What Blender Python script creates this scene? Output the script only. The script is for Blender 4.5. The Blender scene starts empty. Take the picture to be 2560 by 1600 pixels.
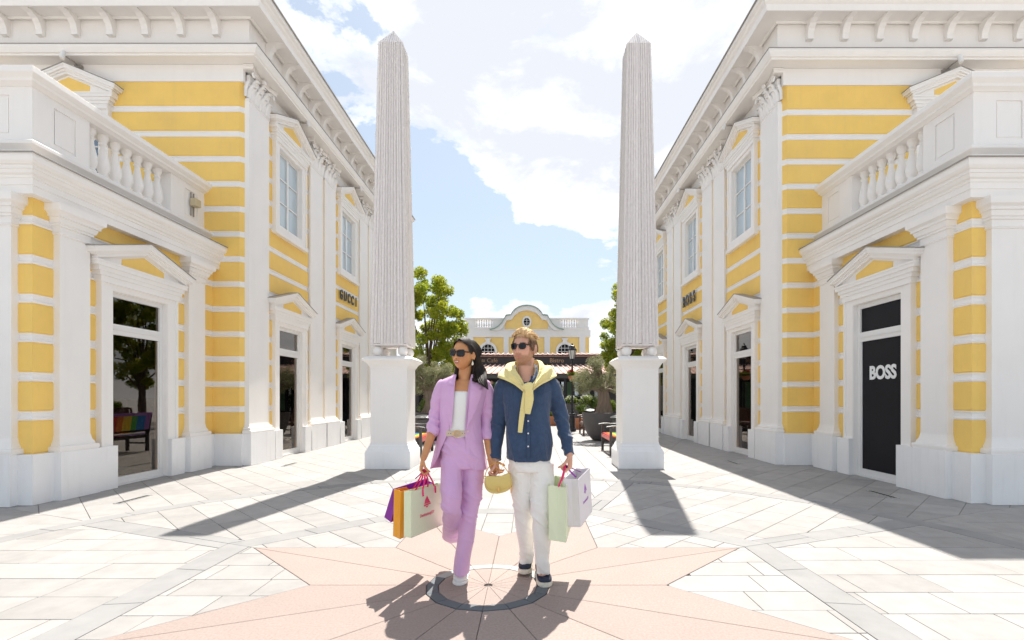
import bpy, bmesh, math, random
import numpy as np
from mathutils import Vector, Matrix, noise as mnoise
R = math.radians
random.seed(7)
scene = bpy.context.scene
col = scene.collection

# ------------------------------------------------------------------ camera
FPX, VX, HY, CAMH = 1260.0, 1325.0, 993.0, 1.35      # focal in px of a 2560 wide frame, vanishing point, eye height
cd = bpy.data.cameras.new("camera"); cam = bpy.data.objects.new("camera", cd); col.objects.link(cam)
cam.location = (0, 0, CAMH); cam.rotation_euler = (R(90), 0, 0)
cd.sensor_width = 36; cd.lens = FPX / 2560 * 36
cd.shift_x = -(VX - 1280) / 2560; cd.shift_y = (HY - 800) / 2560
cd.clip_start = 0.05; cd.clip_end = 2000
scene.camera = cam
def at(x, y, Y):
    return Vector(((x - VX) * Y / FPX, Y, CAMH - (y - HY) * Y / FPX))

# ------------------------------------------------------------------ light
SUN = Vector((0.085, 0.585, 1.0)).normalized()
sd = bpy.data.lights.new("sun", 'SUN'); sd.energy = 2.0; sd.angle = R(0.5); sd.color = (1.0, 0.95, 0.87)
sun = bpy.data.objects.new("sun", sd); col.objects.link(sun)
sun.rotation_euler = SUN.to_track_quat('Z', 'Y').to_euler(); sun.location = (0, 0, 30)
vs = scene.view_settings
scene.display_settings.display_device = 'sRGB'
vs.view_transform = 'Standard'; vs.look = 'None'; vs.gamma = 1; vs.use_curve_mapping = False
vs.exposure = 2.0

world = bpy.data.worlds.new("World"); scene.world = world; world.use_nodes = True
wt = world.node_tree; wt.nodes.clear()
class NT:
    def __init__(s, t): s.t = t
    def n(s, typ, **k):
        nd = s.t.nodes.new(typ)
        for a, v in k.items(): setattr(nd, a, v)
        return nd
    def l(s, a, b): s.t.links.new(a, b)
    def inp(s, v, sock):
        if isinstance(v, (int, float)): sock.default_value = v
        elif isinstance(v, (tuple, list, Vector)): sock.default_value = tuple(v)
        else: s.l(v, sock)
    def math(s, op, a, b=0.0, c=0.0, clamp=False):
        nd = s.n('ShaderNodeMath', operation=op, use_clamp=clamp)
        s.inp(a, nd.inputs[0]); s.inp(b, nd.inputs[1]); s.inp(c, nd.inputs[2]); return nd.outputs[0]
    def vmath(s, op, a, b=(0, 0, 0)):
        nd = s.n('ShaderNodeVectorMath', operation=op); s.inp(a, nd.inputs[0]); s.inp(b, nd.inputs[1])
        return nd.outputs['Value'] if op == 'DOT_PRODUCT' else nd.outputs[0]
    def ramp(s, f, stops, interp='LINEAR'):
        nd = s.n('ShaderNodeValToRGB'); cr = nd.color_ramp; cr.interpolation = interp
        while len(cr.elements) < len(stops): cr.elements.new(0.5)
        for e, (p, c) in zip(cr.elements, stops):
            e.position = p; e.color = (c, c, c, 1) if isinstance(c, (int, float)) else (*c[:3], 1)
        s.inp(f, nd.inputs[0]); return nd.outputs[0]
    def noise(s, vec, scale, detail=4, rough=0.55, dist=0.0):
        nd = s.n('ShaderNodeTexNoise'); s.inp(vec, nd.inputs['Vector']); nd.inputs['Scale'].default_value = scale
        nd.inputs['Detail'].default_value = detail; nd.inputs['Roughness'].default_value = rough
        nd.inputs['Distortion'].default_value = dist; return nd.outputs[0]
    def mix(s, f, a, b, mode='MIX'):
        nd = s.n('ShaderNodeMix', data_type='RGBA', blend_type=mode); s.inp(f, nd.inputs[0])
        for v, i in ((a, 6), (b, 7)):
            if isinstance(v, (tuple, list)) and len(v) == 3: v = (*v, 1)
            s.inp(v, nd.inputs[i])
        return nd.outputs[2]
W = NT(wt)
sky = W.n('ShaderNodeTexSky', sky_type='NISHITA'); sky.sun_disc = False
sky.sun_elevation = R(59.4); sky.sun_rotation = R(8.3); sky.air_density = 1.0; sky.dust_density = 1.2; sky.ozone_density = 1.5
tc = W.n('ShaderNodeTexCoord'); D = tc.outputs['Generated']
n1 = W.noise(W.vmath('MULTIPLY', D, (1, 1, 1.5)), 3.3, 10, 0.60, 0.25)
n2 = W.noise(W.vmath('MULTIPLY', D, (1, 1, 1.9)), 9.0, 8, 0.62, 0.2)
def dirof(x, y): return Vector(((x - VX) / FPX, 1.0, (HY - y) / FPX)).normalized()
# where the day's clouds stand: (image direction, angular radius, weight)
banks = [((900, 100), 12, .22), ((1180, 70), 11, .20), ((1330, 190), 12, .36), ((1450, 420), 9, .34), ((1500, 120), 16, .40), ((1240, 330), 6.5, .10),
         ((1900, 200), 18, .28), ((1350, 480), 4.5, .14), ((850, 260), 5, .06),
         ((1260, 775), 5.2, .44), ((1150, 840), 5, .40), ((1370, 820), 5, .34), ((1060, 870), 5, .3), ((1480, 870), 5, .3),
         ((1130, 560), 11, -.50), ((1330, 610), 7.0, -.50), ((1480, 640), 5.5, -.42), ((700, -60), 14, -.30), ((820, 380), 7, -.28), ((1090, 350), 4.0, -.32), ((1400, 690), 5, -.40), ((1080, 690), 5, -.4),
         ((400, -700), 30, .1), ((2600, -200), 20, .1)]
bias = None
for (px, py), rad, w in banks:
    d = W.vmath('DOT_PRODUCT', D, tuple(dirof(px, py)))
    mr = W.n('ShaderNodeMapRange', interpolation_type='SMOOTHERSTEP'); W.inp(d, mr.inputs[0])
    mr.inputs[1].default_value = math.cos(R(rad * 1.25)); mr.inputs[2].default_value = math.cos(R(rad * 0.25))
    mr.inputs[3].default_value = 0; mr.inputs[4].default_value = w * .38
    bias = mr.outputs[0] if bias is None else W.math('ADD', bias, mr.outputs[0])
dens = W.math('ADD', W.math('ADD', W.math('MULTIPLY', n1, 1.30), W.math('MULTIPLY', n2, 0.70)), bias)
mask = W.ramp(W.math('MULTIPLY', dens, 0.7), [(0.682, 0.0), (0.714, 0.60), (0.785, 1.0)])
thick = W.ramp(W.math('ADD', W.math('MULTIPLY', W.math('SUBTRACT', dens, .2), 0.36), W.math('MULTIPLY', W.noise(W.vmath('MULTIPLY', D, (1, 1, 2.4)), 4.2, 8, .6, .4), .75)), [(0.565, 0.0), (0.80, 1.0)])
cloudc = W.mix(thick, (1.0, 1.0, 1.0), (0.60, 0.625, 0.675))
skyc = W.mix(1.0, sky.outputs[0], (0.042, 0.042, 0.039), 'MULTIPLY')
# thin bright haze veil low over the roofs and near the sun
sepz = W.n('ShaderNodeSeparateXYZ'); W.l(D, sepz.inputs[0])
veil = W.ramp(sepz.outputs[2], [(0.0, 0.62), (0.22, 0.50), (0.6, 0.34), (1.0, 0.22)])
skyc = W.mix(veil, skyc, (0.20, 0.225, 0.247))
fin = W.mix(mask, skyc, W.mix(1.0, cloudc, (0.365, 0.365, 0.368), 'MULTIPLY'))
bg = W.n('ShaderNodeBackground'); W.l(fin, bg.inputs[0]); bg.inputs[1].default_value = 1.0
wo = W.n('ShaderNodeOutputWorld'); W.l(bg.outputs[0], wo.inputs[0])
scene.render.engine = 'CYCLES'
scene.cycles.max_bounces = 8; scene.cycles.transparent_max_bounces = 16

# ------------------------------------------------------------------ materials
MATS = {}
def mat(name, color, rough=0.6, var=0.06, vscale=3.0, bump=0.0, bscale=60.0, metal=0.0, spec=0.5, color2=None, c2scale=None,
        stretch=(1, 1, 1), trans=0.0, emit=None, estr=0.0, attr=None, sheen=0.0, coat=0.0, bdist=0.002, objvar=0.0, sss=0.0, grime=0.0, fold=0.0, fscale=9.0, fstretch=(1, 1, 1)):
    m = bpy.data.materials.new(name); m.use_nodes = True; t = NT(m.node_tree); m.node_tree.nodes.clear()
    out = t.n('ShaderNodeOutputMaterial'); b = t.n('ShaderNodeBsdfPrincipled')
    tcn = t.n('ShaderNodeTexCoord'); geo = t.n('ShaderNodeNewGeometry')
    vec = t.vmath('MULTIPLY', geo.outputs['Position'], stretch)
    if attr:
        an = t.n('ShaderNodeAttribute'); an.attribute_name = attr; base = an.outputs['Color']
    else: base = (*color, 1)
    nz = t.noise(vec, vscale, 5, 0.6)
    if color2 is not None:
        base = t.mix(t.ramp(t.noise(vec, c2scale or vscale, 6, .6), [(0.38, 0.0), (0.66, 1.0)]), base, color2)
    if var > 0:
        f = t.n('ShaderNodeMapRange'); t.inp(nz, f.inputs[0]); f.inputs[1].default_value = .25; f.inputs[2].default_value = .75
        f.inputs[3].default_value = 1 - var; f.inputs[4].default_value = 1 + var
        cmb = t.n('ShaderNodeCombineXYZ')
        for i in range(3): t.l(f.outputs[0], cmb.inputs[i])
        base = t.mix(1.0, base, cmb.outputs[0], 'MULTIPLY')
    if objvar > 0:
        oi = t.n('ShaderNodeObjectInfo'); f = t.n('ShaderNodeMapRange'); t.inp(oi.outputs['Random'], f.inputs[0])
        f.inputs[3].default_value = 1 - objvar; f.inputs[4].default_value = 1 + objvar
        cmb = t.n('ShaderNodeCombineXYZ')
        for i in range(3): t.l(f.outputs[0], cmb.inputs[i])
        base = t.mix(1.0, base, cmb.outputs[0], 'MULTIPLY')
    if grime > 0:   # rain streaks and splash marks, elongated vertically
        gn = t.noise(t.vmath('MULTIPLY', geo.outputs['Position'], (5, 5, .55)), 2.2, 6, .65)
        gm = t.math('MULTIPLY', t.ramp(gn, [(0.52, 0.0), (0.78, 1.0)]), grime)
        base = t.mix(gm, base, (0.36, 0.33, 0.28))
    t.inp(base, b.inputs['Base Color'])
    b.inputs['Roughness'].default_value = rough; b.inputs['Metallic'].default_value = metal
    b.inputs['Specular IOR Level'].default_value = spec
    if sheen: b.inputs['Sheen Weight'].default_value = sheen
    if coat: b.inputs['Coat Weight'].default_value = coat
    if sss:
        b.inputs['Subsurface Weight'].default_value = sss; b.inputs['Subsurface Radius'].default_value = (.012, .005, .003); b.inputs['Subsurface Scale'].default_value = 1.0
    if emit: b.inputs['Emission Color'].default_value = (*emit, 1); b.inputs['Emission Strength'].default_value = estr
    if bump > 0:
        bp = t.n('ShaderNodeBump'); bp.inputs['Strength'].default_value = bump; bp.inputs['Distance'].default_value = bdist
        t.l(t.noise(vec, bscale, 6, .65), bp.inputs['Height']); t.l(bp.outputs[0], b.inputs['Normal'])
        if fold > 0:      # creases in cloth: ridged noise
            b2 = t.n('ShaderNodeBump'); b2.inputs['Strength'].default_value = 1.0; b2.inputs['Distance'].default_value = fold
            rn = t.math('ABSOLUTE', t.math('SUBTRACT', t.noise(t.vmath('MULTIPLY', geo.outputs['Position'], fstretch), fscale, 3, .5, 1.2), .5))
            t.l(t.math('POWER', t.math('SUBTRACT', 1.0, t.math('MULTIPLY', rn, 3.0), clamp=True), 2.5), b2.inputs['Height']); t.l(b2.outputs[0], bp.inputs['Normal'])
    sh = b.outputs[0]
    if trans > 0:
        tr = t.n('ShaderNodeBsdfTranslucent'); t.inp(base, tr.inputs[0]); ms = t.n('ShaderNodeMixShader'); ms.inputs[0].default_value = trans
        t.l(sh, ms.inputs[1]); t.l(tr.outputs[0], ms.inputs[2]); sh = ms.outputs[0]
    t.l(sh, out.inputs[0]); MATS[name] = m; return m
mat('white', (.88, .85, .815), .55, .03, 1.3, .18, 90, grime=.05, bdist=.001)
mat('white_trim', (.88, .85, .815), .45, .03, 2.0, .10, 120, grime=.045, bdist=.001)
mat('white_base', (.87, .865, .86), .6, .04, 1.6, .2, 70, grime=.12, bdist=.001)
mat('yellow', (.92, .62, .16), .75, .05, 2.0, .45, 55, color2=(.89, .595, .165), c2scale=.9, grime=.10, bdist=.0025)
mat('flash_grey', (.33, .30, .27), .5, .1, 6)
mat('shop_frame', (.78, .77, .75), .35, .02)
mat('dark_room', (.16, .11, .08), .8, .2, 2)
mat('room_floor', (.30, .22, .16), .4, .2, 2)
mat('shelf_wood', (.10, .06, .04), .6, .2, 8)
mat('warm_strip', (1, .7, .4), .5, 0, emit=(1, .55, .22), estr=4)
mat('lime_cloth', (.35, .40, .10), .8, .1, 5)
mat('pale_cloth', (.45, .40, .34), .8, .12, 5, stretch=(6, 6, .6))
mat('film_black', (.010, .010, .014), .45, .02, spec=.15)
mat('sign_black', (.012, .012, .014), .35, 0)
mat('letter_white', (.82, .82, .82), .5, 0)
mat('blind', (.62, .66, .70), .6, .05)
mat('beige_metal', (.55, .47, .30), .5, .05)
mat('slab', (.345, .33, .317), .72, .07, 1.7, .35, 260, color2=(.30, .288, .278), c2scale=5, objvar=.10, bdist=.0015)
mat('slab_grey', (.28, .274, .27), .72, .07, 1.7, .35, 260, color2=(.25, .246, .243), c2scale=5, objvar=.07, bdist=.0015)
mat('slab_pink', (.345, .275, .245), .72, .05, 1.7, .35, 260, color2=(.285, .22, .192), c2scale=70, objvar=.05, bdist=.0015)
mat('slab_shaded', (.11, .125, .14), .7, .08, 3, .3, 200, objvar=.12)  # ring stones lying in shadow: the shade is put into this colour
mat('slab_lit', (.40, .41, .395), .7, .08, 3, .3, 200, objvar=.06)  # ring stones outside the shadow: lit tone put into the colour
mat('joint', (.19, .175, .16), .95, .2, 20)
mat('drain', (.05, .05, .05), .6, .1, 20, metal=.5)
mat('soil', (.05, .035, .025), .95, .3, 20, .6, 40)
mat('plaza_stone', (.42, .40, .385), .8, .1, 1.5, color2=(.40, .38, .365), c2scale=.6)
mat('plank', (.82, .765, .74), .65, .07, 16, .5, 40, color2=(.75, .695, .665), c2scale=9, stretch=(3, 3, 1.4), objvar=.05)
mat('plank_gap', (.25, .20, .17), .9, .1)
mat('bulb', (.9, .9, .88), .15, 0, spec=.9)
mat('wire', (.65, .62, .58), .5, 0)
mat('bark', (.14, .10, .075), .9, .3, 5, .9, 24, stretch=(3, 3, .8), bdist=.02)
mat('olive_bark', (.22, .17, .13), .9, .3, 6, 1.0, 22, stretch=(3, 3, .7), bdist=.02)
mat('leaf_plane', (.26, .34, .03), .5, .3, .9, color2=(.50, .50, .035), c2scale=2.5, trans=.55, objvar=.1)
mat('leaf_olive', (.17, .185, .07), .45, .3, 3, color2=(.44, .43, .27), c2scale=14, trans=.35)
mat('leaf_box', (.13, .20, .02), .5, .3, 6, color2=(.30, .36, .02), c2scale=18, trans=.45)
mat('leaf_hedge', (.07, .12, .025), .5, .4, 6, color2=(.20, .26, .04), c2scale=12, trans=.35)
mat('flower_red', (.45, .06, .05), .6, .2, 10, trans=.3)
mat('flower_white', (.75, .72, .70), .6, .1, 10, trans=.3)
mat('terracotta', (.40, .16, .08), .8, .12, 8)
mat('pot_grey', (.085, .08, .08), .7, .12, 4, .3, 60)
mat('black_metal', (.022, .022, .028), .4, .05, 4, metal=.3)
mat('lamp_glass', (.62, .62, .60), .15, 0, spec=.7)
mat('brown_wood', (.10, .042, .028), .5, .2, 12, stretch=(1, 1, 4))
mat('dark_wood', (.035, .03, .03), .45, .2, 12)
mat('steel_lid', (.55, .55, .53), .35, .05, metal=.5)
for nme, c in dict(red=(.62, .05, .03), orange=(.75, .22, .02), yel=(.80, .58, .03), green=(.08, .42, .07), blue=(.02, .22, .60), purple=(.36, .16, .52)).items():
    mat('paint_' + nme, c, .35, .05, 6)
mat('roof_tile', (.58, .36, .30), .75, .2, 5, color2=(.66, .50, .44), c2scale=3)
mat('roof_dark', (.20, .075, .06), .75, .2, 5)
mat('fascia', (.026, .024, .032), .5, .05)
mat('gold_letter', (.38, .25, .15), .5, 0)
mat('panel_green', (.09, .20, .10), .6, .1)
mat('curtain', (.55, .55, .53), .8, .1, 20)
mat('green_copper', (.24, .33, .27), .6, .1)
mat('far_white', (.72, .70, .68), .6, .03)
mat('far_yellow', (.80, .56, .20), .75, .05)
mat('far_wall', (.45, .42, .38), .8, .1)
mat('globe', (.9, .55, .4), .4, 0)
# people
mat('skin', (.5, .3, .2), .48, .03, 8, .12, 300, attr='tint', sss=.35, bdist=.0006)
mat('hairmat', (.05, .03, .02), .62, .10, 20, .35, 160, attr='tint', spec=.35, stretch=(6, 6, 1), bdist=.003)
mat('lip_woman', (.42, .10, .085), .35, 0, sss=.2)
mat('lip_man', (.56, .22, .18), .45, 0, sss=.2)
mat('teeth', (.85, .83, .78), .25, 0)
mat('lilac', (.66, .39, .64), .62, .035, 6, .25, 420, sheen=.25, bdist=.0006, fold=.0035, fscale=5, fstretch=(1, 1, .8))
mat('lilac_lining', (.42, .2, .42), .6, .03)
mat('white_top', (.83, .83, .80), .7, .02, 6, .2, 300)
mat('cream', (.62, .50, .38), .5, .04)
mat('gold', (.75, .50, .18), .28, 0, metal=.9)
mat('pearl', (.85, .78, .66), .25, 0)
mat('shirt', (.020, .048, .108), .75, .10, 9, .5, 330, color2=(.027, .06, .13), c2scale=30, sheen=.3, bdist=.001, fold=.0045, fscale=6, fstretch=(1, 1, .5))
mat('shirt_in', (.08, .13, .2), .75, .06)
mat('sweater', (.80, .68, .29), .85, .03, 8, .5, 260, sheen=.4, bdist=.001, fold=.004, fscale=9)
mat('chino', (.87, .85, .81), .75, .03, 6, .3, 330, bdist=.0008, fold=.0035, fscale=5, fstretch=(1, 1, .8))
mat('navy', (.012, .017, .042), .6, .1, 20, .4, 200)
mat('sole', (.72, .66, .55), .6, .03)
mat('sneaker', (.82, .81, .79), .5, .02, bump=.1)
mat('lens', (.006, .006, .012), .08, 0, spec=.35)
mat('acetate', (.008, .008, .009), .25, 0)
mat('acetate_brown', (.035, .016, .012), .25, 0)
mat('button', (.80, .78, .74), .3, 0)
mat('bag_green', (.74, .80, .56), .5, .015); mat('bag_orange', (.85, .36, .01), .5, .02); mat('bag_purple', (.26, .03, .36), .5, .02)
mat('bag_white', (.78, .74, .77), .5, .02); mat('bag_in', (.7, .68, .66), .6, 0)
mat('ribbon_pink', (.80, .01, .16), .4, .03); mat('ribbon_purple', (.32, .04, .45), .4, .03)
mat('print_red', (.75, .02, .12), .5, 0); mat('print_purple', (.38, .12, .50), .5, 0)
mat('leather', (.70, .53, .17), .42, .03, 6, .15, 200)
mat('leather_strap', (.75, .42, .06), .4, .03)
mat('nail', (.75, .42, .45), .25, 0)
mat('dust_skin', (.25, .11, .06), .5, .03, sss=.2)

def glass_mat(name, tint, gloss_tint=(1, 1, 1), ior=1.55, see=0.75, r=.01):
    m = bpy.data.materials.new(name); m.use_nodes = True; t = NT(m.node_tree); m.node_tree.nodes.clear()
    out = t.n('ShaderNodeOutputMaterial'); fr = t.n('ShaderNodeFresnel'); fr.inputs[0].default_value = ior
    tr = t.n('ShaderNodeBsdfTransparent'); tr.inputs[0].default_value = (*tint, 1)
    gl = t.n('ShaderNodeBsdfGlossy'); gl.inputs[0].default_value = (*gloss_tint, 1); gl.inputs[1].default_value = r
    ms = t.n('ShaderNodeMixShader'); t.l(fr.outputs[0], ms.inputs[0]); t.l(tr.outputs[0], ms.inputs[1]); t.l(gl.outputs[0], ms.inputs[2])
    t.l(ms.outputs[0], out.inputs[0]); MATS[name] = m
glass_mat('glass_shop', (.85, .83, .80), (1, .93, .86), ior=1.85)
glass_mat('glass_sky', (.55, .62, .66), (.92, .97, 1.0), ior=4.0)
mat('pane_film_skytone', (.46, .55, .60), .12, .06, .8, spec=.8)  # pale film tone; on the left panes sky reflection is put into the colour
glass_mat('glass_clear', (.9, .9, .9), ior=1.5)

# ------------------------------------------------------------------ object helpers
def tag(o, label=None, cat=None, group=None, kind=None):
    if label: o['label'] = label
    if cat: o['category'] = cat
    if group: o['group'] = group
    if kind: o['kind'] = kind
    return o
def empty(name, loc, label=None, cat=None, group=None):
    o = bpy.data.objects.new(name, None); col.objects.link(o); o.location = loc; o.empty_display_size = .2
    return tag(o, label, cat, group)
def wloc(p):
    v = Vector((0, 0, 0))
    while p is not None: v += Vector(p.location); p = p.parent
    return v
class MB:
    """mesh builder in world coordinates"""
    def __init__(s): s.v = []; s.f = []; s.mi = []; s.cur = 0; s.fm = None
    def add(s, vs, fs):
        k = len(s.v)
        if s.fm: vs = [s.fm(*p) for p in vs]
        s.v += [tuple(p) for p in vs]; s.f += [tuple(i + k for i in f) for f in fs]; s.mi += [s.cur] * len(fs); return s
    def box(s, x0, x1, y0, y1, z0, z1):
        return s.add([(x0, y0, z0), (x1, y0, z0), (x1, y1, z0), (x0, y1, z0), (x0, y0, z1), (x1, y0, z1), (x1, y1, z1), (x0, y1, z1)],
                     [(0, 3, 2, 1), (4, 5, 6, 7), (0, 1, 5, 4), (1, 2, 6, 5), (2, 3, 7, 6), (3, 0, 4, 7)])
    def prism(s, poly, d0, d1, plane='uz'):
        """poly in two axes, extruded along the third. uz -> v ; vz -> u ; uv -> z"""
        def P(a, b, d): return {'uz': (a, d, b), 'vz': (d, a, b), 'uv': (a, b, d)}[plane]
        n = len(poly); vs_ = [P(a, b, d0) for a, b in poly] + [P(a, b, d1) for a, b in poly]
        return s.add(vs_, [tuple(range(n))[::-1], tuple(range(n, 2 * n))] + [(i, (i + 1) % n, n + (i + 1) % n, n + i) for i in range(n)])
    def molding(s, path, prof, sgn=1, caps=True):
        """prof: list of (outward, z) closed polygon, swept along polyline path in plan with mitres; outward = sgn * right-hand normal"""
        P = [Vector(p) for p in path]; n = len(P); dirs = [(P[i + 1] - P[i]).normalized() for i in range(n - 1)]
        nor = [Vector((d.y, -d.x)) * sgn for d in dirs]; vs_ = []; m = len(prof)
        for i in range(n):
            if i == 0: mit = nor[0]
            elif i == n - 1: mit = nor[-1]
            else:
                a = nor[i - 1] + nor[i]; mit = a * (2 / a.length_squared) if a.length > 1e-6 else nor[i]
            for o, z in prof:
                q = P[i] + mit * o; vs_.append((q.x, q.y, z))
        fs = []
        for i in range(n - 1):
            for j in range(m): fs.append((i * m + j, i * m + (j + 1) % m, (i + 1) * m + (j + 1) % m, (i + 1) * m + j))
        if caps: fs += [tuple(range(m))[::-1], tuple(range((n - 1) * m, n * m))]
        return s.add(vs_, fs)
    def lathe(s, c, prof, n=20, caps=True):
        vs_ = []; m = len(prof)
        for r, z in prof:
            for i in range(n):
                a = 2 * math.pi * i / n; vs_.append((c[0] + r * math.cos(a), c[1] + r * math.sin(a), c[2] + z))
        fs = [(j * n + i, j * n + (i + 1) % n, (j + 1) * n + (i + 1) % n, (j + 1) * n + i) for j in range(m - 1) for i in range(n)]
        if caps: fs += [tuple(range(n))[::-1], tuple(range((m - 1) * n, m * n))]
        return s.add(vs_, fs)
    def sphere(s, c, r, n=14, sc=(1, 1, 1)):
        m = n // 2; prof = [(r * math.sin(math.pi * j / m) + 1e-5, -r * math.cos(math.pi * j / m)) for j in range(m + 1)]
        k = len(s.v); vs_ = []
        for rr, z in prof:
            for i in range(n):
                a = 2 * math.pi * i / n; vs_.append((c[0] + rr * math.cos(a) * sc[0], c[1] + rr * math.sin(a) * sc[1], c[2] + z * sc[2]))
        return s.add(vs_, [(j * n + i, j * n + (i + 1) % n, (j + 1) * n + (i + 1) % n, (j + 1) * n + i) for j in range(m) for i in range(n)])
    def tube(s, pts, rad, n=8, up=(0, 0, 1), flat=1.0, roll=0.0, caps=True):
        """rad: number or list of r or (rx, ry)"""
        pts = [Vector(p) for p in pts]; N = len(pts)
        if not isinstance(rad, (list, tuple)): rad = [rad] * N
        vs_ = []; prev = None
        for i, p in enumerate(pts):
            t = (pts[min(i + 1, N - 1)] - pts[max(i - 1, 0)]).normalized()
            if prev is None:
                u = Vector(up)
                if abs(u.normalized().dot(t)) > .95: u = Vector((1, 0, 0)) if abs(t.x) < .9 else Vector((0, 1, 0))
                a = (u - t * u.dot(t)).normalized()
            else: a = (prev - t * prev.dot(t)).normalized()
            prev = a; b = t.cross(a); r = rad[i]; rx, ry = (r if isinstance(r, (tuple, list)) else (r, r * flat))
            for k in range(n):
                ang = 2 * math.pi * k / n + roll; vs_.append(p + a * (rx * math.cos(ang)) + b * (ry * math.sin(ang)))
        fs = [(j * n + i, j * n + (i + 1) % n, (j + 1) * n + (i + 1) % n, (j + 1) * n + i) for j in range(N - 1) for i in range(n)]
        if caps: fs += [tuple(range(n))[::-1], tuple(range((N - 1) * n, N * n))]
        return s.add(vs_, fs)
    def rings(s, rings, closed=True, caps=True):
        """rings: list of equal-length point lists"""
        n = len(rings[0]); N = len(rings); vs_ = [p for r in rings for p in r]; fs = []
        for j in range(N - 1):
            for i in range(n if closed else n - 1): fs.append((j * n + i, j * n + (i + 1) % n, (j + 1) * n + (i + 1) % n, (j + 1) * n + i))
        if closed and caps: fs += [tuple(range(n))[::-1], tuple(range((N - 1) * n, N * n))]
        return s.add(vs_, fs)
    def build(s, name, mats, parent=None, smooth=None, recalc=True, bevel=0.0):
        me = bpy.data.meshes.new(name); off = wloc(parent)
        me.from_pydata([(p[0] - off.x, p[1] - off.y, p[2] - off.z) for p in s.v], [], s.f)
        if not isinstance(mats, (list, tuple)): mats = [mats]
        for m in mats: me.materials.append(MATS[m] if isinstance(m, str) else m)
        if max(s.mi, default=0) > 0: me.polygons.foreach_set('material_index', s.mi)
        if recalc or bevel:
            bm = bmesh.new(); bm.from_mesh(me)
            bmesh.ops.recalc_face_normals(bm, faces=bm.faces)
            if bevel: bmesh.ops.bevel(bm, geom=bm.edges[:], offset=bevel, segments=1, affect='EDGES', profile=.7)
            bm.to_mesh(me); bm.free()
        if smooth is not None:
            me.shade_smooth() if hasattr(me, 'shade_smooth') else me.polygons.foreach_set('use_smooth', [True] * len(me.polygons))
            if smooth < 180: me.set_sharp_from_angle(angle=R(smooth))
        me.update()
        o = bpy.data.objects.new(name, me); col.objects.link(o); o.parent = parent
        return o
def struct(o): o['kind'] = 'structure'; return o
def link_copy(src, parent, loc=None, name=None):
    o = src.copy(); col.objects.link(o); o.parent = parent
    if loc is not None: o.location = loc
    return o
def catmull(pts, per):
    P = [np.array(p, float) for p in pts]; out = []
    P = [2 * P[0] - P[1]] + P + [2 * P[-1] - P[-2]]
    for i in range(1, len(P) - 2):
        for k in range(per):
            t = k / per
            out.append(.5 * ((2 * P[i]) + (-P[i - 1] + P[i + 1]) * t + (2 * P[i - 1] - 5 * P[i] + 4 * P[i + 1] - P[i + 2]) * t * t + (-P[i - 1] + 3 * P[i] - 3 * P[i + 1] + P[i + 2]) * t ** 3))
    out.append(P[-2]); return out
def text_obj(body, size, matrix, material, parent, name='lettering', extrude=.004, offset=0.0, sx=1.0, spacing=1.0, split=False, align='CENTER'):
    cu = bpy.data.curves.new(name, 'FONT'); cu.body = body; cu.size = size; cu.extrude = extrude; cu.offset = offset
    cu.align_x = align; cu.align_y = 'CENTER'; cu.space_character = spacing; cu.resolution_u = 4
    to = bpy.data.objects.new('tmp', cu); col.objects.link(to)
    dg = bpy.context.evaluated_depsgraph_get(); dg.update()
    me = bpy.data.meshes.new_from_object(to.evaluated_get(dg)); bpy.data.objects.remove(to)
    me.transform(Matrix.Diagonal((sx, 1, 1, 1))); me.transform(matrix)
    off = wloc(parent); me.transform(Matrix.Translation(-off)); me.materials.clear(); me.materials.append(MATS[material]); me.name = name
    o = bpy.data.objects.new(name, me); col.objects.link(o); o.parent = parent; return o
def frame_mat(o, x, z):
    """text plane: x = reading direction, z = up"""
    x = Vector(x).normalized(); z = Vector(z).normalized(); n = x.cross(z); z = n.cross(x) * 1
    return Matrix(((x.x, z.x, n.x, o[0]), (x.y, z.y, n.y, o[1]), (x.z, z.z, n.z, o[2]), (0, 0, 0, 1)))
# ================================================================== GROUND AND PAVING
g = MB(); g.box(-400, 400, -400, 400, -1.0, -.03); struct(g.build('ground', 'plaza_stone'))
g = MB(); g.box(-9, 8, -7, 40, -.029, -.012); struct(g.build('joint_bed', 'joint'))
XC, CY = -0.30, 3.62
C2 = Vector((XC, CY))
def clip(poly, n, d, keep_less=True):
    """keep points with n.p <= d (or >=)"""
    out = []; sg = 1 if keep_less else -1
    for i in range(len(poly)):
        a = poly[i]; b = poly[(i + 1) % len(poly)]
        da = sg * (n.dot(a) - d); db = sg * (n.dot(b) - d)
        if da <= 0: out.append(a)
        if (da < 0 < db) or (db < 0 < da): out.append(a + (b - a) * (da / (da - db)))
    return out
def area(p): return sum(p[i].x * p[(i + 1) % len(p)].y - p[(i + 1) % len(p)].x * p[i].y for i in range(len(p))) / 2
def clean(p):
    q = []
    for a in p:
        if not q or (a - q[-1]).length > .008: q.append(a)
    if len(q) > 1 and (q[0] - q[-1]).length < .008: q.pop()
    return q
def inset(poly, d):
    if area(poly) < 0: poly = poly[::-1]
    out = list(poly)
    for i in range(len(poly)):
        a = poly[i]; b = poly[(i + 1) % len(poly)]; e = b - a
        if e.length < 1e-6: continue
        n = Vector((e.y, -e.x)).normalized(); out = clip(out, n, n.dot(a) - d)
        if len(out) < 3: return []
    return out
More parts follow.
